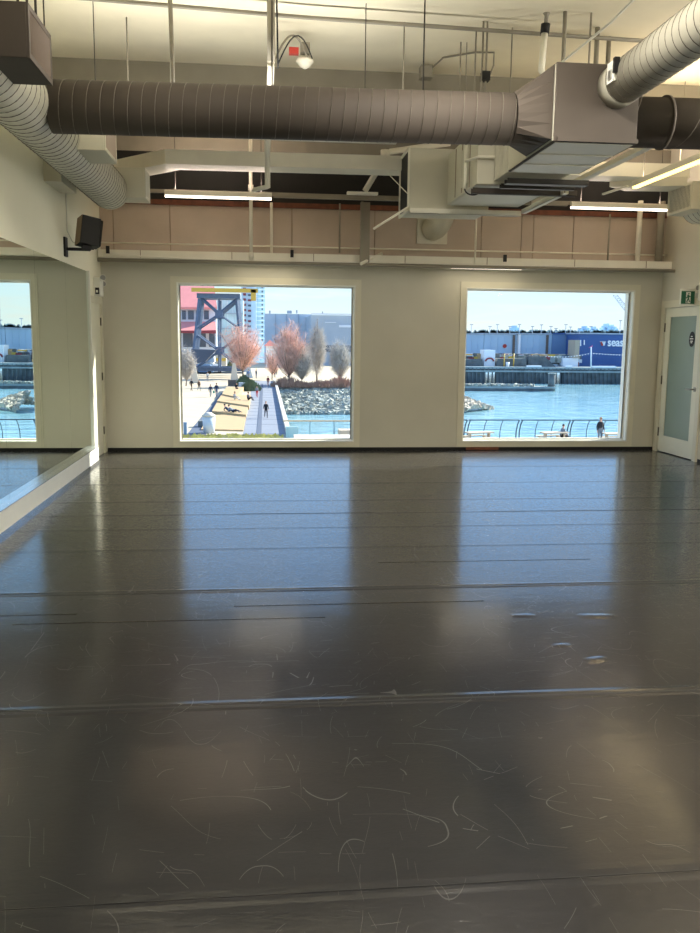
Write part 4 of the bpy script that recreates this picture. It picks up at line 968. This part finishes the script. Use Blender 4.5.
# string lights over the far quay
t = thing('string_lights', P(591, 366, 198), 'string of white lights on a pole across the far quay', 'string lights')
MB().tube([P(591, 367, 198), P(591, 347, 198)], .15, HWALL, 6).build('pole', t)
b = MB()
pts = [P(546+ (591-546)*k/16, 356-3*(k/16)**2+1.2*sin(pi*k/16), 198) for k in range(17)]+[P(591+40*k/14, 353+2.3*(k/14)**.8, 198) for k in range(1, 15)]
b.tube(pts, .03, GREYD, 4); b.build('cable', t)
b = MB()
for p in pts:
    b.tube([p-Vector((0, 0, .2)), p], .10, LETT, 6)
o = b.build('bulbs', t); o['kind'] = 'stuff'

# ---------------------------------------------------------------- far quay
DQ = 203; QZ = -4.5
b = MB(); xa, xb = P(434, 370, DQ).x, P(780, 370, DQ).x
b.box(xa, xb+80, DQ-.3, DQ+60, QZ-.5, QZ, TIMBL); q_ = b.build('quay_deck'); struct(q_)
openings = [(485.5, 496.5), (556, 562.5)]
edges = [434] + [v for p in sorted(openings) for v in p] + [820]
t = thing('quay_wall', (0, DQ, WZ), 'dark timber quay wall with two openings across the harbour', 'quay wall')
for k in range(0, len(edges), 2):
    a = P(edges[k], 375, DQ).x; c = P(edges[k+1], 375, DQ).x
    MB().box(a, c, DQ, DQ+1.5, WZ-.3, QZ-.5, TIMB).build('timber_wall', t)
for p0, p1 in openings: MB().box(P(p0, 375, DQ).x, P(p1, 375, DQ).x, DQ, DQ+1.5, QZ-1.3, QZ-.5, TIMB).build('lintel', t)
b = MB()
for k in range(90):
    x = P(436+k*4, 375, DQ).x
    b.tube([(x, DQ-.3, WZ), (x, DQ-.3, QZ-.3)], .18, TIMB, 5)
b.build('piles', t)['kind'] = 'stuff'
b = MB(); b.box(xa, xb+40, DQ-.6, DQ-.25, QZ-1.25, QZ-.85, TIMBL); b.build('fender_beam', t)
for px, lb in ((491, 'white boat bow seen through the quay opening'),):
    pass
random.seed(4)
for px, w_, m__, lb in ((535, 3.5, LETT, 'white crates on quay edge left of the pillar'), (570, 1.6, LETT, 'small white item on the quay edge'), (605, 6, LETT, 'long white tarpaulin pile on the quay edge')):
    q = P(px, 369, DQ-.6); tag(MB().box(q.x-w_/2, q.x+w_/2, DQ-.2, DQ+1, QZ, QZ+.38, m__).build('quay_crate'), lb, 'crate')
# log boom breakwater in front, with round pillar
DB = 171
p0, p1 = P(430, 391, DB), P(553, 391, DB)
t = thing('floating_breakwater', ((p0.x+p1.x)/2, DB, WZ), 'low grey floating breakwater in front of the far quay', 'breakwater')
MB().box(p0.x, p1.x, DB, DB+2.5, WZ-.3, WZ+.55, TIMB).build('float', t)
MB().box(p0.x, p1.x+.5, DB-.1, DB+2.6, WZ+.55, WZ+.95, TIMBL).build('deck_edge', t)
rocks('breakwater_rocks', 'rubble along the top of floating breakwater', 260, lambda: (random.uniform(p0.x, p1.x-4), DB+random.uniform(.2, 2.2), WZ+1.1), .2, .55, ROCK, 8)
q = P(551.3, 388, DB+1); c0 = thing('round_pillar', (q.x, DB+1, WZ), 'grey round pillar at the right end of breakwater', 'pillar')
MB().tube([(q.x, DB+1, WZ), (q.x, DB+1, P(551, 374, DB+1).z)], .75, TIMB, 16).build('pillar_shaft', c0)
MB().tube([(q.x, DB+1, P(551, 374, DB+1).z), (q.x, DB+1, P(551, 373, DB+1).z)], .85, TIMBL, 16).build('pillar_cap', c0)
# boats / equipment row in front of sheds
DR = 214
random.seed(12)
cols = [GREYD, HDARK, TIMB, GREYB, KERB, YELL, REDD, ROCK, ROCK, TANW, TIMBL, TIMB]
b = MB()
for k in range(420):
    px = random.uniform(452, 578); q = P(px, 362, DR+random.uniform(-3, 4)); w_ = random.uniform(.3, 1.3); h_ = random.uniform(.4, 1.1); z = QZ+random.choice((0, .6, 1.3, 2.0))*1.0
    b.box(q.x-w_, q.x+w_, q.y, q.y+1.2, QZ if z < QZ+.1 else z-.4, z+h_, random.choice(cols))
tag(b.build('quay_clutter'), 'colourful jumble of gear and crates along the far quay', 'gear', kind='stuff')
for i, (p0, p1, h_, lb) in enumerate(((462, 483, 1.7, 'dark timber stack at left of white tent on quay'), (497, 527, 1.9, 'long dark timber stack between tent and mid quay'), (528, 556, 2.6, 'dark timber stack with sloping end left of white cabin'))):
    a = P(p0, 362, 207); c = P(p1, 362, 207)
    MB().poly([(a.x, 207, QZ), (c.x, 207, QZ), (c.x-(3 if i == 2 else .2), 207, QZ+h_), (a.x+.3, 207, QZ+h_)], (0, 3, 0), TIMB).build('timber_stack')
    tag(COL.objects[-1] if False else [o for o in COL.objects if o.name.startswith('timber_stack')][-1], lb, 'timber stack', 'timber stacks on the far quay')
# white tent
q0 = P(484, 362, 208); q1 = P(495, 362, 208); zt = P(490, 350, 208).z
t = thing('white_tent', ((q0.x+q1.x)/2, 208, QZ), 'white arched tent among the goods on far quay', 'tent')
MB().box(q0.x, q1.x, 208, 212, QZ, zt, LETT).build('tent_cover', t)
b = MB(); cx_ = (q0.x+q1.x)/2; r_ = (q1.x-q0.x)*.36; pts = [(cx_+r_*cos(a_*pi/12), 207.9, QZ+1.2+r_*.75*sin(a_*pi/12)) for a_ in range(13)]
b.tube(pts, .22, REDD, 6); b.build('arch_trim', t)
for i, (px, py) in enumerate(((504, 365), (513.5, 366))):
    q = P(px, py, DQ+3); t = thing('yellow_mast', (q.x, DQ+3, QZ), ['short yellow mast on quay left of white buoy', 'yellow mast with lamp right of white buoy'][i], 'mast')
    MB().tube([(q.x, DQ+3, QZ), (q.x, DQ+3, QZ+3.2)], .14, YELL, 6).build('mast_pole', t)
q = P(504.5, 363, DQ+2); tag(MB().tube([(q.x+.8, DQ+2, QZ), (q.x+.8, DQ+2, QZ+1.1)], [.35, .45], LETT, 10).build('white_buoy'), 'white buoy standing between the yellow masts', 'buoy')

# ---------------------------------------------------------------- sheds
DS = 226; SZ = P(540, 334.3, DS).z
def shed(px0, px1, m, label, dist=DS, pyt=334.3, name='quay_shed', ribs=6, band=None, rm=None):
    a = P(px0, pyt, dist); c = P(px1, pyt, dist); t = thing(name, ((a.x+c.x)/2, dist, QZ), label, 'shed')
    MB().box(a.x, c.x, dist, dist+25, QZ, a.z, m).build('wall', t)
    b = MB(); nn = max(1, int((c.x-a.x)/ribs))
    for k in range(1, nn): x = a.x+(c.x-a.x)*k/nn; b.box(x-.06, x+.06, dist-.12, dist, QZ, a.z, rm or m)
    o = b.build('wall_ribs', t)
    MB().box(a.x-.2, c.x+.2, dist-.3, dist+25.2, a.z, a.z+.35, rm or GREYD).build('roof_edge', t)
    return t, a, c
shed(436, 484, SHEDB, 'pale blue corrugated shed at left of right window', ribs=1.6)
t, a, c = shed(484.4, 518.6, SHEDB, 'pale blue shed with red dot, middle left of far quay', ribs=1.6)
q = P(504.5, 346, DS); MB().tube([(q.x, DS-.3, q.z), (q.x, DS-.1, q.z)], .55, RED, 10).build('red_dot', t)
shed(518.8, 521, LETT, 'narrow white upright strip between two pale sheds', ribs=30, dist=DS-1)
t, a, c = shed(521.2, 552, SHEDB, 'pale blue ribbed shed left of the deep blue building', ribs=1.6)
for p in (513, 546.3): win(t, p, p+1.1, 335, 354, DS-.3, BARK, 'brown_post', .5)
shed(552.3, 580, SHEDM, 'mid blue flat fronted shed next to lettered building', ribs=5, rm=SHEDD)
DT = 216
t, a, c = shed(580, 668, SHEDD, 'deep blue building with white lettering and a red and white logo', dist=DT, pyt=334.0, ribs=40)
fc = bpy.data.curves.new('lettering', 'FONT'); fc.body = 'seaspan'; fc.extrude = .06; fc.offset = .07
s0 = P(607.4, 346, DT-.2); fc.size = 3.0
fo = bpy.data.objects.new('lettering', fc); COL.objects.link(fo); fo.location = Vector((s0.x, DT-.2, s0.z)); fo.rotation_euler = (pi/2, 0, 0)
fc.materials.append(LETT); fo.scale = (.86, 1, 1)
bpy.context.view_layer.update()
lm_ = bpy.data.meshes.new_from_object(fo.evaluated_get(bpy.context.evaluated_depsgraph_get())); mw = fo.matrix_world.copy(); bpy.data.objects.remove(fo)
lm_.transform(mw); lm_.materials.clear(); lm_.materials.append(LETT)
lo_ = bpy.data.objects.new('lettering', lm_); COL.objects.link(lo_); lo_.parent = t; lo_.matrix_parent_inverse = Matrix.Translation(t.location).inverted()
# W shaped logo: two slanted white strokes with a red stroke at left
def quad(pts, m, nm):
    MB().poly([tuple(P(x, y, DT-.22)) for x, y in pts], (0, .1, 0), m).build(nm, t)
quad([(600.2, 341.5), (602.4, 341.5), (603.4, 345.6), (601.6, 345.8)], RED, 'logo_red_stroke')
quad([(602.0, 341.5), (603.0, 341.5), (603.2, 343.4), (602.4, 343.4)], LETT, 'logo_white_stroke')
quad([(603.6, 341.5), (606.0, 341.5), (604.4, 345.8), (603.0, 345.6)], LETT, 'logo_white_stroke')
quad([(600.0, 341.3), (606.0, 341.3), (606.0, 341.9), (600.0, 341.9)], LETT, 'logo_white_stroke')
for p, h0, h1 in ((580.2, 340, 346), (583.8, 340, 346)): quad([(p, h0), (p+1.0, h0), (p+1.0, h1-(1 if p > 582 else 0)), (p, h1-(1 if p > 582 else 0))], LETT, 'white_panel')
quad([(589, 347.5), (592.5, 345.4), (592.9, 346), (591, 348)], mat('pink_arrow', (220, 120, 170), .6, noise=.02), 'pink_mark')
# brown container with white office beneath
a = P(575, 352, 210); t = thing('quay_office', (a.x, 210, QZ), 'white cabin with brown side beside the deep blue building', 'cabin')
a0, a1 = P(563, 358, 210), P(578, 364, 210); MB().box(a0.x, a1.x, 210, 214, QZ, P(570, 358, 210).z, LETT).build('cabin_body', t)
a0, a1 = P(575.5, 340, 209), P(579, 358, 209); MB().box(a0.x, a1.x, 209, 214, P(575, 358, 209).z, P(575, 340, 209).z, mat('tan_panel', (170, 158, 140), .8, noise=.05)).build('brown_side', t)
# lamp masts behind the sheds
for i, (px, py) in enumerate(((471.5, 324.5), (490, 326.5), (497.5, 324.5), (510, 326.5), (519.5, 324.5), (532.5, 326.5), (541.5, 324.8), (551, 326.5), (556, 328.5), (566, 324.6), (570.5, 327), (579.5, 328.5), (591, 326.5), (620.5, 320.5))):
    y = DS+34; q = P(px, py, y)
    t = thing('lamp_mast', (q.x, y, QZ), 'thin lamp mast behind the sheds, %s' % ('at far left' if i == 0 else 'number %d from the left window edge' % (i+1)), 'lamp mast', 'lamp masts behind the far sheds')
    MB().tube([(q.x, y, QZ), (q.x, y, q.z)], .11, GREYB, 5).build('mast_pole', t)
    MB().box(q.x-.5, q.x+.5, y-.1, y+.1, q.z-.10, q.z+.10, GREYD).build('lamp_arm', t)
# trees strip behind
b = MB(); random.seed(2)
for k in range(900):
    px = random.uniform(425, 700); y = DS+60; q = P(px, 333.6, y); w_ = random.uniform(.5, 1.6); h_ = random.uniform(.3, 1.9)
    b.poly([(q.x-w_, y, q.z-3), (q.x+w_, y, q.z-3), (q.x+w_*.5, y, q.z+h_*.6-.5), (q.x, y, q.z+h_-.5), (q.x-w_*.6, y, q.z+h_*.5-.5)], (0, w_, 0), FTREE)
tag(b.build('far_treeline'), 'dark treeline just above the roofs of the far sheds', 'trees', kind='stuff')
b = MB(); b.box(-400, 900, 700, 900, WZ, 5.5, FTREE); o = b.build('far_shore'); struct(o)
# skyline
random.seed(6)
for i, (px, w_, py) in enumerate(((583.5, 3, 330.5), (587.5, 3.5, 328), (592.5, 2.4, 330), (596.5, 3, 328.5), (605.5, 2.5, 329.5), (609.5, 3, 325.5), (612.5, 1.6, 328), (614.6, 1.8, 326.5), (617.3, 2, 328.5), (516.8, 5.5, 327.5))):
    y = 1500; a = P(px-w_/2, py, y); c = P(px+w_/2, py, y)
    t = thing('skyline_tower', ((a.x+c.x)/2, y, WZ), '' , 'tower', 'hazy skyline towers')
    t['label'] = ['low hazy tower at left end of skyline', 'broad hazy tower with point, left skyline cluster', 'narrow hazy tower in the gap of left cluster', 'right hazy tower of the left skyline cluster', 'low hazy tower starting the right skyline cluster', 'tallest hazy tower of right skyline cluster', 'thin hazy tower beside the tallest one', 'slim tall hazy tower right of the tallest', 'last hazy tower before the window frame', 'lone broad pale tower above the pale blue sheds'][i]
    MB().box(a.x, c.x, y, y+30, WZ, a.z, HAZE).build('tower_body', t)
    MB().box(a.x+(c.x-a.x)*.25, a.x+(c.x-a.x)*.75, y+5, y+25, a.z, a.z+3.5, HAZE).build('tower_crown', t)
# crane boom at the right edge of right window
t = thing('lattice_crane', P(629, 340, 240), 'pale lattice crane boom leaning into top right of right window', 'crane')
b = MB(); p0, p1 = P(629, 316, 240), P(613, 295, 240); q0, q1 = P(633, 314, 240), P(617.5, 295, 240)
beam(b, p0, p1, .14, GREYB); beam(b, q0, q1, .14, GREYB)
for k in range(9):
    beam(b, p0.lerp(p1, k/9), q0.lerp(q1, (k+1)/9), .08, GREYB); beam(b, q0.lerp(q1, k/9), p0.lerp(p1, (k+1)/9), .08, GREYB)
b.build('boom', t)
b = MB(); beam(b, P(631, 315, 240), P(640, 334, 240), .3, GREYB); beam(b, P(640, 334, 240), Vector((P(640, 334, 240).x, 240, QZ)), .5, GREYB); b.build('crane_mast', t)

# ================================================================== PEOPLE
POSE = {
 'stand': dict(pel=(0, 0, .93), sp=(0, -.01, 1.2), ch=(0, 0, 1.38), nk=(0, 0, 1.50), hd=(0, -.02, 1.62), kn=((.1, -.02, .5), (-.1, .0, .5)), an=((.11, 0, .08), (-.11, .02, .08)), el=((.25, .0, 1.13), (-.25, .02, 1.13)), ha=((.26, -.08, .88), (-.26, -.06, .88))),
 'walk': dict(pel=(0, 0, .92), sp=(0, -.02, 1.2), ch=(0, -.02, 1.37), nk=(0, -.02, 1.49), hd=(0, -.04, 1.61), kn=((.1, -.22, .53), (-.1, .06, .49)), an=((.10, -.26, .08), (-.10, .34, .14)), el=((.25, .10, 1.13), (-.25, -.06, 1.12)), ha=((.26, .06, .90), (-.25, -.24, .97))),
 'sit': dict(pel=(0, 0, .46), sp=(0, .02, .72), ch=(0, -.02, .92), nk=(0, -.04, 1.03), hd=(0, -.07, 1.15), kn=((.12, -.42, .50), (-.12, -.42, .50)), an=((.12, -.44, .08), (-.12, -.44, .08)), el=((.26, -.10, .68), (-.26, -.10, .68)), ha=((.14, -.32, .60), (-.14, -.32, .60))),
 'low': dict(pel=(0, 0, .14), sp=(0, .06, .38), ch=(0, .04, .58), nk=(0, .03, .69), hd=(0, 0, .81), kn=((.14, -.36, .42), (-.14, -.38, .40)), an=((.12, -.60, .08), (-.12, -.62, .08)), el=((.30, .14, .34), (-.28, -.1, .40)), ha=((.30, .20, .08), (-.14, -.30, .44))),
 'recline': dict(pel=(0, 0, .12), sp=(0, .22, .24), ch=(0, .38, .38), nk=(0, .46, .47), hd=(0, .52, .58), kn=((.12, -.38, .24), (-.12, -.36, .32)), an=((.12, -.80, .08), (-.12, -.70, .08)), el=((.28, .48, .18), (-.28, .48, .18)), ha=((.30, .30, .07), (-.30, .30, .07))),
}
def person(px, py, pose, ang, top, bottom, hair, label, z=0, sc=.94, extra=None, loc=None):
    d = POSE[pose]; V = Vector
    q = (G(px, py)+V((0, 0, z))) if loc is None else V(loc)
    pel, sp, ch, nk, hd = (V(d[k]) for k in ('pel', 'sp', 'ch', 'nk', 'hd'))
    vs = [pel, sp, ch, nk, hd-V((0, 0, .03)), hd+V((0, -.01, .08))]; rad = [(.17, .135), (.17, .13), (.185, .13), (.055, .055), (.075, .085), (.07, .085)]
    ed = [(0, 1), (1, 2), (2, 3), (3, 4), (4, 5)]; cls = ['b', 't', 't', 's', 's', 's']
    for i, s_ in enumerate((1, -1)):
        sh = ch+V((s_*.17, .0, .02)); hp = pel+V((s_*.085, 0, -.04)); kn = V(d['kn'][i]); an = V(d['an'][i]); toe = an+V((0, -.15, -.045)); el = V(d['el'][i]); ha = V(d['ha'][i])
        o = len(vs); vs += [hp, kn, an, toe]; rad += [(.095, .095), (.062, .062), (.042, .042), (.038, .03)]; cls += ['b', 'b', 'b', 'h']
        ed += [(0, o), (o, o+1), (o+1, o+2), (o+2, o+3)]
        o = len(vs); vs += [sh, el, ha]; rad += [(.062, .062), (.048, .048), (.034, .034)]; cls += ['t', 't', 'k']; ed += [(2, o), (o, o+1), (o+1, o+2)]
        # hand: palm with fingers and thumb
        dr = (ha-el).normalized(); side = dr.cross(V((s_, 0, 0))).normalized()
        o = len(vs); pm = ha+dr*.08; vs.append(pm); rad.append((.030, .022)); cls.append('k'); ed.append((o-1, o))
        for f, L_ in ((-1.5, .055), (-.5, .07), (.5, .066), (1.5, .05)):
            k = len(vs); vs += [pm+side*f*.016+dr*(.02+L_*.6), pm+side*f*.018+dr*(.02+L_)-V((s_*.012, 0, 0))]; rad += [(.009, .009), (.007, .007)]; cls += ['k', 'k']; ed += [(o, k), (k, k+1)]
        k = len(vs); vs += [ha+dr*.03+side*.035, ha+dr*.07+side*.055]; rad += [(.010, .010), (.008, .008)]; cls += ['k', 'k']; ed += [(o-1, k), (k, k+1)]
    me = bpy.data.meshes.new('skeleton'); me.from_pydata([tuple(v) for v in vs], ed, [])
    ob = bpy.data.objects.new('skeleton', me); COL.objects.link(ob)
    sk = ob.modifiers.new('skin', 'SKIN'); sk.use_smooth_shade = True
    for i, r in enumerate(rad): me.skin_vertices[0].data[i].radius = r; me.skin_vertices[0].data[i].use_root = (i == 0)
    su = ob.modifiers.new('sub', 'SUBSURF'); su.levels = 1; su.render_levels = 1
    dg = bpy.context.evaluated_depsgraph_get(); nm = bpy.data.meshes.new_from_object(ob.evaluated_get(dg)); bpy.data.objects.remove(ob)
    nm.materials.clear()
    for m_ in (COLR[top], COLR[bottom], SKIN, BLK): nm.materials.append(m_)
    mi = {'t': 0, 'b': 1, 's': 2, 'k': 2, 'h': 3}
    for p in nm.polygons:
        c = p.center; best = None
        for (i, j) in ed:
            a, b_ = vs[i], vs[j]; ab = b_-a; u = max(0, min(1, (c-a).dot(ab)/max(ab.length_squared, 1e-9))); dist = (a+ab*u-c).length
            if best is None or dist < best[0]: best = (dist, i, j, u)
        _, i, j, u = best
        k = cls[i] if u < .55 else cls[j]
        if i == 0 and j != 1: k = 'b'
        if cls[j] == 'k' and cls[i] == 't': k = 't' if u < .9 else 'k'
        if cls[j] == 's' and cls[i] == 't': k = 't' if u < .6 else 's'
        p.material_index = mi[k]; p.use_smooth = True
    body = bpy.data.objects.new('person', nm); COL.objects.link(body); tag(body, label, 'person')
    body.location = q; body.rotation_euler = (0, 0, ang); body.scale = (sc, sc, sc)
    # hair, face
    hb = MB(); c = hd+V((0, .012, .055)); N1, N2 = 12, 7; hv = []; hf = []
    for j_ in range(N2+1):
        th = j_/N2*(pi*.56)
        for i_ in range(N1):
            ph = 2*pi*i_/N1; front = max(0, -sin(ph)); t2 = th*(1-.45*front)
            hv.append(c+V((.092*sin(t2)*cos(ph), .108*sin(t2)*sin(ph), .115*cos(t2))))
    for j_ in range(N2):
        for i_ in range(N1): hf.append((j_*N1+i_, j_*N1+(i_+1) % N1, (j_+1)*N1+(i_+1) % N1, (j_+1)*N1+i_))
    hb.add(hv, hf, HAIRS[hair], True); ho = hb.build('hair'); ho.parent = body
    fb = MB(); fb.tube([hd+V((0, -.085, .035)), hd+V((0, -.118, .005)), hd+V((0, -.09, -.002))], [.008, .013, .010], SKIN, 6)
    fb.tube([hd+V((-.024, -.092, -.035)), hd+V((0, -.1, -.037)), hd+V((.024, -.092, -.035))], .005, RED, 5)
    for s_ in (-1, 1):
        fb.tube([hd+V((s_*.033-.008, -.088, .035)), hd+V((s_*.033+.008, -.088, .035))], .007, BLK, 6)
        fb.tube([hd+V((s_*.082, .0, .0)), hd+V((s_*.09, .005, .03))], [.01, .016], SKIN, 6)
    fo_ = fb.build('face_features'); fo_.parent = body
    if extra == 'bag':
        eb = MB(); hx = Vector(d['ha'][0]); eb.box(hx.x-.02, hx.x+.16, hx.y-.16, hx.y+.12, hx.z-.42, hx.z-.10, COLR['teal']); eb.tube([hx+V((.02, -.08, -.1)), hx+V((.0, 0, -.03)), hx+V((.02, .08, -.1))], .01, COLR['teal'], 5)
        bo = eb.build('green_bag'); bo.matrix_world = body.matrix_world; bo.location = body.location; bo.rotation_euler = body.rotation_euler; bo.scale = body.scale
        tag(bo, 'green bag carried by person walking on the plaza', 'bag')
    return body
person(191.5, 391, 'walk', 2.6, 'black', 'brown', 'dark', 'person in dark jacket at far left of the plaza')
person(199, 391, 'walk', .4, 'brown', 'black', 'dark', 'person in brown top, second from left on the plaza', sc=.86)
person(207.7, 381, 'stand', 0, 'pale', 'grey', 'brown', 'person in pale clothes standing near the plaza wall', sc=.85)
person(210.6, 397, 'walk', 3.0, 'navy', 'grey', 'dark', 'person in dark jacket and grey trousers walking beside bag carrier', sc=.86)
person(216.6, 397, 'walk', 3.0, 'navy', 'jeans', 'brown', 'person in navy jacket walking away with green bag', sc=.96, extra='bag')
person(236.5, 393.5, 'sit', .3, 'black', 'black', 'dark', 'person in black sitting highest on the timber steps', z=.3, sc=.85)
person(235, 404, 'low', .9, 'grey', 'pale', 'brown', 'person in grey seated with legs out on middle steps', z=.45)
person(248.5, 404.5, 'low', 1.0, 'navy', 'black', 'dark', 'person in dark clothes leaning at right edge of the steps', z=.45)
person(229.5, 414.8, 'recline', 1.1, 'navy', 'jeans', 'dark', 'person reclining on lower steps, left one of the pair', z=.3)
person(233.5, 415.5, 'recline', 1.0, 'grey', 'navy', 'dark', 'person reclining on lower steps, right one of the pair', z=.3)
person(257, 397.5, 'walk', 0, 'grey', 'red', 'dark', 'person in grey jacket and red trousers on the boardwalk', sc=.8)
person(266, 418, 'walk', .1, 'black', 'black', 'fair', 'person in black coat walking on the boardwalk toward the studio', sc=.86)
person(268, 386, 'walk', 0, 'maroon', 'maroon', 'dark', 'person in maroon clothes far along the boardwalk', sc=.84)
person(274.7, 378, 'walk', 0, 'black', 'navy', 'dark', 'person in black, left of the pair beyond boardwalk end', sc=.9)
person(276.6, 375, 'walk', 3, 'navy', 'black', 'brown', 'person in navy, right of the pair beyond boardwalk end', sc=.95)
person(266.3, 367, 'stand', 1, 'black', 'black', 'dark', 'tiny dark figure farthest away behind the boardwalk', sc=.85)
person(270, 371, 'walk', 0, 'brown', 'black', 'dark', 'small dark figure left of the pair beyond the boardwalk', sc=.85)
person(256.2, 378.5, 'stand', 2, 'navy', 'jeans', 'dark', 'person in navy standing by the pink tree trunk', sc=1.0)
person(248.5, 379.5, 'stand', .5, 'blue', 'grey', 'brown', 'person in blue jacket standing left of pink tree trunk', sc=1.0)
# right window people by the picnic tables
q = G(562, 442.5); person(0, 0, 'sit', 1.9, 'grey', 'black', 'dark', 'person in grey hood seated beside middle picnic table', loc=(q.x, q.y, GZ+.0), sc=1.0)
q = G(599.5, 443.5); person(0, 0, 'stand', 0.2, 'black', 'grey', 'fair', 'person in black coat standing by railing at lower right', loc=(q.x, q.y, GZ), sc=1.05)
q = G(562, 442.7); tag(MB().box(q.x-.3, q.x+.3, q.y-.15, q.y+.35, GZ, GZ+.36, TABLE).build('bench_block'), 'low bench block under the person in grey hood', 'bench')
